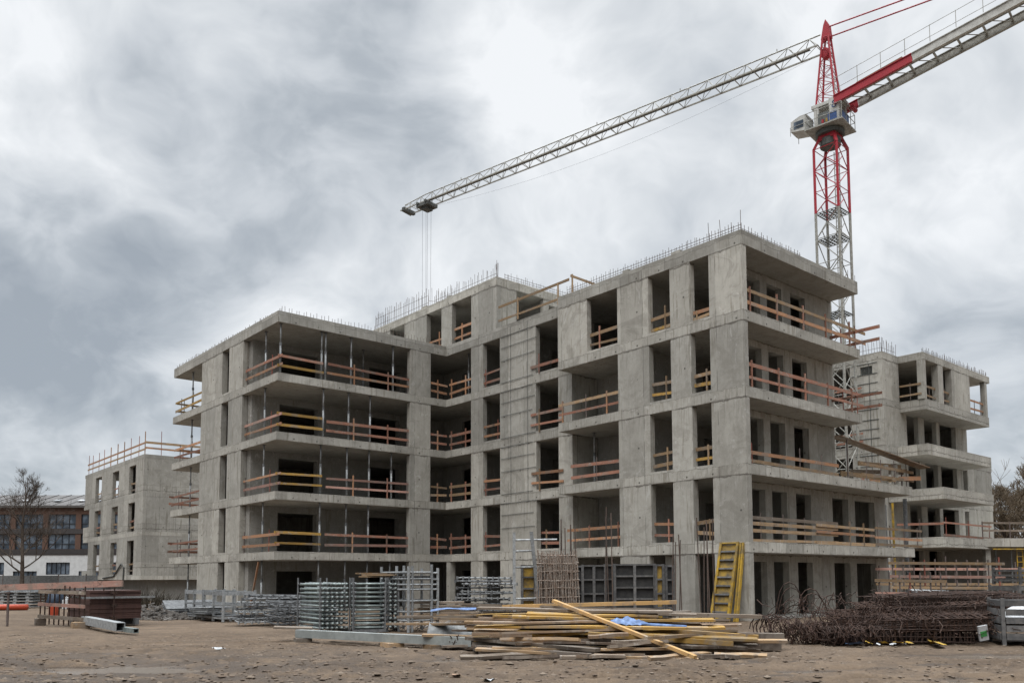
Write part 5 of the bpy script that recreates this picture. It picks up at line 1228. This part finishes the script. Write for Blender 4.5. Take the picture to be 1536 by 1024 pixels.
# odd props between the two shells
for i, (u, v, z, h, c) in enumerate(((.6, 14.4, 0, 5.5, 'galv'), (1.6, 15.2, 0, 5.4, 'fw_y'), (2.4, 16, 0, 5.4, 'galv'), (3.0, 15.4, 0, 5.2, 'fw_y'))):
    m = MB(); m.tube([(0, 0, z), (0, 0, h)], .1 if c == 'galv' else .06, 8); tag(obj('shoring_post', m, c if c == 'fw_y' else 'galv_d', loc=W(u, v, 0)), f'{"grey" if c == "galv" else "yellow"} shoring post between the two shells, {ORD[i+1]} from the terrace', 'post', 'shoring posts between the shells')
# leaning pole at the wing's foot
m = MB(); m.beam(W(24.4, -9.2, .1), W(22.85, -9.45, 2.5), .08, .1); tag(obj('timber_prop', m, 't_orange'), 'orange timber pole leaning in the ground floor wing loggia', 'pole')
# a wheelbarrow-sized pile of sheets and rubble by the low block
m = MB(); q = random.Random(5)
for i in range(420):
    r = q.random()**.6; a = q.uniform(0, 6.28); x, y = 2.0*r*math.cos(a), 1.2*r*math.sin(a); z = .55*(1-r)*q.uniform(.3, 1.1); s = q.uniform(.03, .16)
    m.beam((x-s, y, z), (x+s, y+q.uniform(-s, s), z+q.uniform(-s, s)), s*q.uniform(.3, .9), s*q.uniform(.3, .8))
o = obj('rubble', m, M['rubble'], loc=(-15.2, 35.0, 0)); o['kind'] = 'stuff'
m = MB()
for i in range(260):
    x, y = q.uniform(-3.2, 3.5), q.uniform(-1.5, 1.8); s = q.uniform(.02, .13)
    m.beam((x-s, y, .02), (x+s, y+q.uniform(-s, s), .04+q.uniform(0, s)), s*q.uniform(.3, .9), s*q.uniform(.2, .6))
o = obj('rubble', m, M['rubble'], loc=(-2.4, 28.6, 0)); o['kind'] = 'stuff'
for i in range(5):
    m = MB(); m.box(-1.1, 1.1, -.6, .6, 0, .05); tag(obj('metal_sheet', m, 'galv_d', loc=(-14.0, 36.3, .12+.1*i), rot=(.12+.04*i, 0, .5+R.uniform(-.15, .15))), f'dull sheet in the slipping pile beyond the pale stillages, {ORD[i+1]} from below', 'metal sheet', 'sheets beyond the pale stillages')
# ------------------------------------------------------------------ brick offices, hoarding, trees
def offices():
    t = thing('office_building', 'brown brick office block with white ground floor and grey sloping roof', 'building', (-66.0, 95.6, 0), math.radians(1.5))
    X1 = 40.0
    win = [(x, x+4.45-.9) for x in [1.2+i*3.95 for i in range(9)]]
    wl = [(a, a+3.1) for a in [1.1+3.72*i for i in range(10)]]
    H = [(a, b, z0, z1) for a, b in wl for z0, z1 in ((5.1, 6.85), (7.45, 9.15))]
    m = MB()
    def wallx(m, x0, x1, z0, z1, holes, y0=0, y1=.4):
        n = MB(); n.wall('v', y0, y1, x0, x1, z0, z1, holes); m.add(n.v, n.f)
    wallx(m, 0, X1, 4.45, 9.9, H); m.box(0, .4, .41, 14, 4.45, 9.9); m.box(X1-.4, X1, .41, 14, 4.45, 9.9); obj('brick_wall', m, 'brick', t)
    for z0, z1 in ((4.5, 5.08), (6.88, 7.43)):
        m = MB(); m.box(0.02, X1-.02, -.06, -.01, z0, z1); obj('spandrel_panel', m, 'spandrel', t)
    G = [(a-.1, a+2.6, 2.2 if i % 2 else 1.6, 3.6 if i % 2 else 2.6) for i, (a, b) in enumerate(wl)]
    m = MB(); wallx(m, 0, X1, -.5, 4.44, G, .03); obj('rendered_wall', m, 'render', t)
    for (a, b, z0, z1), nx, nz in [(h, 4, 2) for h in H] + [(g, 5, 1) for g in G]:
        f = MB(); n = MB()
        n.wall('v', .12, .2, a+.002, b-.002, z0+.002, z1-.002, [(a+.06+(b-a-.06)*i/nx, a+(b-a-.06)*(i+1)/nx, z0+.06+(z1-z0-.06)*j*.36 if j else z0+.06, (z0+.06+(z1-z0-.06)*.36-.06) if (nz == 2 and j == 0) else z1-.06) for i in range(nx) for j in range(nz)])
        f.add(n.v, n.f); w = obj('window', f, 'frame', t)
        g = MB(); g.box(a+.01, b-.01, .21, .23, z0+.01, z1-.01); obj('pane', g, 'glass', w)
    m = MB(); vs = [(-.3, -.4, 9.9), (X1+.3, -.4, 9.9), (X1+.3, -.4, 10.15), (-.3, -.4, 10.15), (-.3, 7, 12.05), (X1+.3, 7, 12.05), (X1+.3, 14.4, 10.15), (-.3, 14.4, 10.15), (-.3, 14.4, 9.9), (X1+.3, 14.4, 9.9)]
    m.add(vs, [(0, 1, 2, 3), (3, 2, 5, 4), (4, 5, 6, 7), (7, 6, 9, 8), (0, 3, 4, 7, 8), (1, 9, 6, 5, 2), (0, 8, 9, 1)])
    for i in range(26): x = .5+i*1.55; m.beam((x, -.3, 10.2), (x, 6.9, 12.08), .05, .06)
    rf = obj('roof', m, 'roof', t)
    for i, x in enumerate((8.5, 12.2, 15.0, 17.4)):
        s = MB(); s.beam((x-.35, 2.0, 10.92), (x+.35, 2.0, 10.92), .8, .12, (0, -.26, 1)); obj('skylight', s, 'wplast' if i % 2 == 0 else 'galv', rf)
offices()
def hoarding(label, x0, x1, y, h, n):
    t = thing('site_fence', label, 'fence', (x0, y, 0))
    for i in range(n):
        a, b = (x1-x0)*i/n, (x1-x0)*(i+1)/n
        m = MB(); m.box(a+.01, b-.05, -.03, .03, -.1, h); obj('panel', m, 'fence', t)
        m = MB(); m.box(b-.045, b+.005, -.05, .05, -.2, h+.12); obj('post', m, 'post', t)
hoarding('low grey sheet hoarding before the brick offices', -60, -33, 74, 2.0, 11)
def bush(label, x, y, w, h, seed):
    q = random.Random(seed); m = MB()
    for i in range(260):
        a = q.uniform(0, 6.28); r = w*q.random()**.5; p = Vector((r*math.cos(a), r*.6*math.sin(a), 0)); e = p*q.uniform(.9, 1.4)+Vector((q.uniform(-.4, .4), q.uniform(-.4, .4), h*q.uniform(.4, 1)*(1.1-.5*r/w)))
        m.tube([p, (p+e)/2+Vector((q.uniform(-.15, .15), 0, .1)), e], .02, 3, .006)
    tag(obj('bush', m, 'hedge', loc=(x, y, 0)), label, 'bush')
bush('dark leafless bush under the pink beam line by the hoarding', -38, 66, 2.4, 1.4, 1)
bush('dark leafless bush by the low block corner', -33.5, 62, 2.0, 1.3, 2)
bush('dark leafless bush below the big bare tree', -43, 68, 2.6, 1.2, 3)
bush('straggly bush in the sunken base of the low block', -21.5, 49, 1.6, 1.3, 4)
def tree(label, x, y, h, seed, spread=.5, depth=6, tr=.24, crown_mat='twig', z0=0.0, first=.3, dens=1.0, rmin=.013):
    q = random.Random(seed); trunk = MB(); crown = MB()
    t = thing('bare_tree', label, 'tree', (x, y, z0), 0, 'bare trees around the site')
    top = Vector((q.uniform(-.3, .3), q.uniform(-.3, .3), h*.92)); pts = [Vector((0, 0, -.2))]
    for i in range(1, 7): f = i/6; pts.append(Vector((top.x*f+q.uniform(-.12, .12), top.y*f+q.uniform(-.12, .12), h*.92*f)))
    trunk.tube(pts, tr, 8, tr*.12)
    def br(p, d, ln, r, k):
        n = 3; ps = [p]; dd = d.copy()
        for i in range(n):
            dd = (dd+Vector((q.uniform(-.28, .28), q.uniform(-.28, .28), q.uniform(-.08, .26)))).normalized(); ps.append(ps[-1]+dd*(ln/n))
        (trunk if k >= depth-1 else crown).tube(ps, r, 5 if k > 3 else 3, r*.55, False)
        if k <= 1: return
        for i in range(q.choice((2, 3, 4)) if k > 2 else int(4*dens)):
            f = q.uniform(.3, 1); j = min(int(f*n), n-1); p2 = ps[j].lerp(ps[j+1], f*n-j)
            ax = Vector((q.uniform(-1, 1), q.uniform(-1, 1), q.uniform(-.35, .9))).normalized()
            br(p2, (dd*.75+ax*.75).normalized(), ln*q.uniform(.55, .8), max(r*.55, rmin), k-1)
    for i in range(int(13*dens)):
        f = first+(.97-first)*i/(13*dens-1); j = min(int(f*6), 5); p = pts[j].lerp(pts[j+1], f*6-j)
        a = q.uniform(0, 6.28)+i*2.4; d = Vector((math.cos(a), math.sin(a), .35+.7*f)).normalized()
        br(p, d, h*spread*(1.08-f*.85)*q.uniform(.7, 1.1), tr*.42*(1.1-f*.8), depth-1)
    obj('trunk', trunk, 'bark', t); obj('crown', crown, crown_mat, t, smooth=True)
tree('bare spreading tree before the brick offices', -41.2, 70, 10.6, 3, .36, 6, .2, dens=1.6, first=.22, rmin=.006, crown_mat='bark')
tree('brown bare tree behind the low deck, closest to the rear building', 50.5, 86, 10.0, 11, .5, 6, .3, first=.12, dens=1.9, rmin=.022)
tree('brown bare tree behind the low deck, tallest of the clump', 55.0, 88, 12.8, 12, .5, 6, .32, first=.12, dens=1.9, rmin=.022)
tree('brown bare tree behind the low deck, at the far side of the clump', 60.0, 90, 13.5, 13, .5, 6, .32, first=.12, dens=1.9, rmin=.022)
tree('brown bare tree rising between the clump and the rear building', 47.5, 92, 9.5, 14, .5, 6, .25, first=.1, dens=1.9, rmin=.022)
def hills():
    vs = []; fs = []; n = 720; rows = 9
    for i in range(n+1):
        th = math.radians(-5+190*i/n); c, q = math.cos(th), math.sin(th)
        for j in range(rows):
            f = j/(rows-1); rr = 330+70*f; x, y = rr*c, rr*q
            hgt = 13+7*noise.noise(Vector((c*3, q*3, 2)))+3.5*noise.noise(Vector((c*30, q*30, 5)))+2.5*noise.noise(Vector((c*110, q*110, f*3)))
            vs.append((x, y, -1+hgt*math.sin(math.pi*min(1, f*.9+.02))+1.2*noise.noise(Vector((x*.2, y*.2, j*2.0)))*(1 if 0 < j < rows-1 else 0)))
    for i in range(n):
        for j in range(rows-1): fs.append((i*rows+j, i*rows+j+1, (i+1)*rows+j+1, (i+1)*rows+j))
    m = MB(); m.add(vs, fs); o = link('hills', m.mesh('hills', simple('wooded_hill', (.07, .062, .045), .95, 0, .4, (.035, .035, .025), .12, .5, .1))); o['kind'] = 'structure'
hills()
# ------------------------------------------------------------------ sky and light
SUN_EL, SUN_AZ = math.radians(54), math.radians(205)      # azimuth from +Y clockwise: behind the camera
def world():
    w = bpy.data.worlds.new('World'); sc.world = w; w.use_nodes = True; nt = w.node_tree
    for n in list(nt.nodes): nt.nodes.remove(n)
    out = N(nt, 'ShaderNodeOutputWorld'); bg = N(nt, 'ShaderNodeBackground'); L(nt, bg.outputs[0], out.inputs[0])
    sky = N(nt, 'ShaderNodeTexSky'); sky.sky_type = 'NISHITA'; sky.sun_disc = False; sky.sun_elevation = SUN_EL; sky.sun_rotation = SUN_AZ
    tc = N(nt, 'ShaderNodeTexCoord'); D = tc.outputs['Generated']
    s = N(nt, 'ShaderNodeSeparateXYZ'); L(nt, D, s.inputs[0])
    k = math_(nt, 'ADD', math_(nt, 'MAXIMUM', s.outputs[2], 0.0), .62)
    cb = N(nt, 'ShaderNodeCombineXYZ')
    L(nt, math_(nt, 'DIVIDE', s.outputs[0], k), cb.inputs[0]); L(nt, math_(nt, 'DIVIDE', s.outputs[1], k), cb.inputs[1])
    P = cb.outputs[0]
    def st(x, k): return math_(nt, 'ADD', math_(nt, 'MULTIPLY', math_(nt, 'SUBTRACT', x, .5), k), .5)
    wp = N(nt, 'ShaderNodeTexNoise'); wp.inputs['Scale'].default_value = 3.6; wp.inputs['Detail'].default_value = 3; L(nt, P, wp.inputs['Vector'])
    wa = N(nt, 'ShaderNodeVectorMath', operation='MULTIPLY_ADD'); L(nt, wp.outputs['Color'], wa.inputs[0]); wa.inputs[1].default_value = (.22, .22, .22); L(nt, P, wa.inputs[2])
    PW = wa.outputs[0]
    n1 = st(noi(nt, PW, 3.0, 6, .56), 2.0); n2 = st(noi(nt, scaled(nt, PW, (1, 1, 1), (4, 7, 2)), 8.0, 6, .58), 1.5); n3 = st(noi(nt, scaled(nt, PW, (1, 1, 1), (1, 3, 9)), .7, 2, .5), 1.3)
    lump = math_(nt, 'SUBTRACT', .78, math_(nt, 'MULTIPLY', math_(nt, 'ABSOLUTE', math_(nt, 'SUBTRACT', noi(nt, scaled(nt, PW, (1, 1, 1), (8, 1, 5)), 4.2, 5, .5), .5)), 3.2))
    f = math_(nt, 'ADD', math_(nt, 'ADD', math_(nt, 'MULTIPLY', n1, .44), math_(nt, 'MULTIPLY', n2, .20)), math_(nt, 'ADD', math_(nt, 'MULTIPLY', n3, .16), math_(nt, 'MULTIPLY', lump, .20)))
    f = math_(nt, 'ADD', f, -.015)
    # drift of darker and brighter cloud banks
    wv = N(nt, 'ShaderNodeVectorMath', operation='MULTIPLY_ADD'); nc = N(nt, 'ShaderNodeTexNoise'); nc.inputs['Scale'].default_value = 3.0; nc.inputs['Detail'].default_value = 4; L(nt, D, nc.inputs['Vector'])
    L(nt, nc.outputs['Color'], wv.inputs[0]); wv.inputs[1].default_value = (.34, .34, .34); L(nt, D, wv.inputs[2])
    wn = N(nt, 'ShaderNodeVectorMath', operation='SUBTRACT'); L(nt, wv.outputs[0], wn.inputs[0]); wn.inputs[1].default_value = (.17, .17, .17)
    for (d, rad, amt) in SPOTS:
        dist = N(nt, 'ShaderNodeVectorMath', operation='DISTANCE'); L(nt, wn.outputs[0], dist.inputs[0]); dist.inputs[1].default_value = d
        f = math_(nt, 'ADD', f, ramp(nt, dist.outputs['Value'], 0.0, rad, amt, 0.0))
    cr = N(nt, 'ShaderNodeValToRGB'); L(nt, f, cr.inputs[0]); r = cr.color_ramp
    r.elements[0].position = .28; r.elements[0].color = (.275, .306, .342, 1); r.elements[1].position = .64; r.elements[1].color = (.705, .722, .738, 1)
    for p, c in ((.38, (.365, .396, .428)), (.46, (.475, .503, .532)), (.54, (.57, .594, .616))): e = r.elements.new(p); e.color = (*c, 1)
    # overcast vault: brightened overhead, dimmed behind the camera to shape the light
    zen = ramp(nt, s.outputs[2], .58, .92, 1.0, 8.0); back = ramp(nt, math_(nt, 'ADD', math_(nt, 'ABSOLUTE', s.outputs[0]), math_(nt, 'MULTIPLY', s.outputs[1], -2.0)), -.2, .9, 1.0, .55)
    br = math_(nt, 'MULTIPLY', zen, back)
    cl = mixc(nt, 1.0, cr.outputs[0], (1, 1, 1), 'MULTIPLY')
    vm = N(nt, 'ShaderNodeVectorMath', operation='SCALE'); L(nt, cl, vm.inputs[0]); L(nt, br, vm.inputs['Scale'])
    sk = N(nt, 'ShaderNodeVectorMath', operation='SCALE'); L(nt, sky.outputs[0], sk.inputs[0]); sk.inputs['Scale'].default_value = .1
    fin = mixc(nt, .93, sk.outputs[0], vm.outputs[0])
    L(nt, fin, bg.inputs[0]); bg.inputs[1].default_value = 1.0
def pix(x, y):
    f, pp, ppx, pt = 1250.63, 769.83, 771.76, .0769
    a, b = (x-ppx)/f, -(y-pp)/f; c, s_ = math.cos(pt), math.sin(pt)
    return Vector((a, c-s_*b, s_+c*b)).normalized()[:]
SPOTS = [(pix(60, 430), .34, -.27), (pix(240, 330), .26, -.07), (pix(600, 200), .22, -.12), (pix(520, 60), .2, -.05), (pix(380, 260), .2, -.05), (pix(1330, 330), .24, -.08), (pix(1450, 420), .24, -.10), (pix(1480, 640), .22, -.08), (pix(60, 600), .2, -.07), (pix(1000, 60), .14, -.05),
         (pix(60, 110), .2, .14), (pix(420, 150), .18, .10), (pix(860, 110), .24, .12), (pix(330, 450), .18, .12), (pix(850, 330), .28, .05), (pix(1480, 230), .14, .10), (pix(60, 660), .12, .05), (pix(1350, 430), .14, .07), (pix(540, 400), .2, .06)]
world()
sd = bpy.data.lights.new('sun', 'SUN'); sd.energy = 1.5; sd.angle = math.radians(40); sd.color = (1, .965, .92)
so = link('sun', sd); d = Vector((math.sin(SUN_AZ)*math.cos(SUN_EL), math.cos(SUN_AZ)*math.cos(SUN_EL), math.sin(SUN_EL)))
so.rotation_euler = (-d).to_track_quat('-Z', 'Y').to_euler(); so.location = (0, -20, 40)
# ------------------------------------------------------------------ camera
cam = bpy.data.cameras.new('camera'); co = link('camera', cam); sc.camera = co
cam.sensor_width = 36; cam.lens = 1250.63/1536*36; cam.shift_y = (769.83-512)/1536; cam.shift_x = (768-771.76)/1536
cam.clip_start = .1; cam.clip_end = 3000
co.matrix_world = Matrix.Translation((0, 0, EYE)) @ Matrix.Rotation(math.pi/2+.0769, 4, 'X') @ Matrix.Rotation(-.0035, 4, 'Z')
vs = sc.view_settings; vs.view_transform = 'Standard'; vs.look = 'None'; vs.exposure = .43; vs.gamma = 1; vs.use_curve_mapping = False
sc.render.engine = 'CYCLES'; sc.cycles.max_bounces = 6; sc.cycles.diffuse_bounces = 4; sc.cycles.use_denoising = True
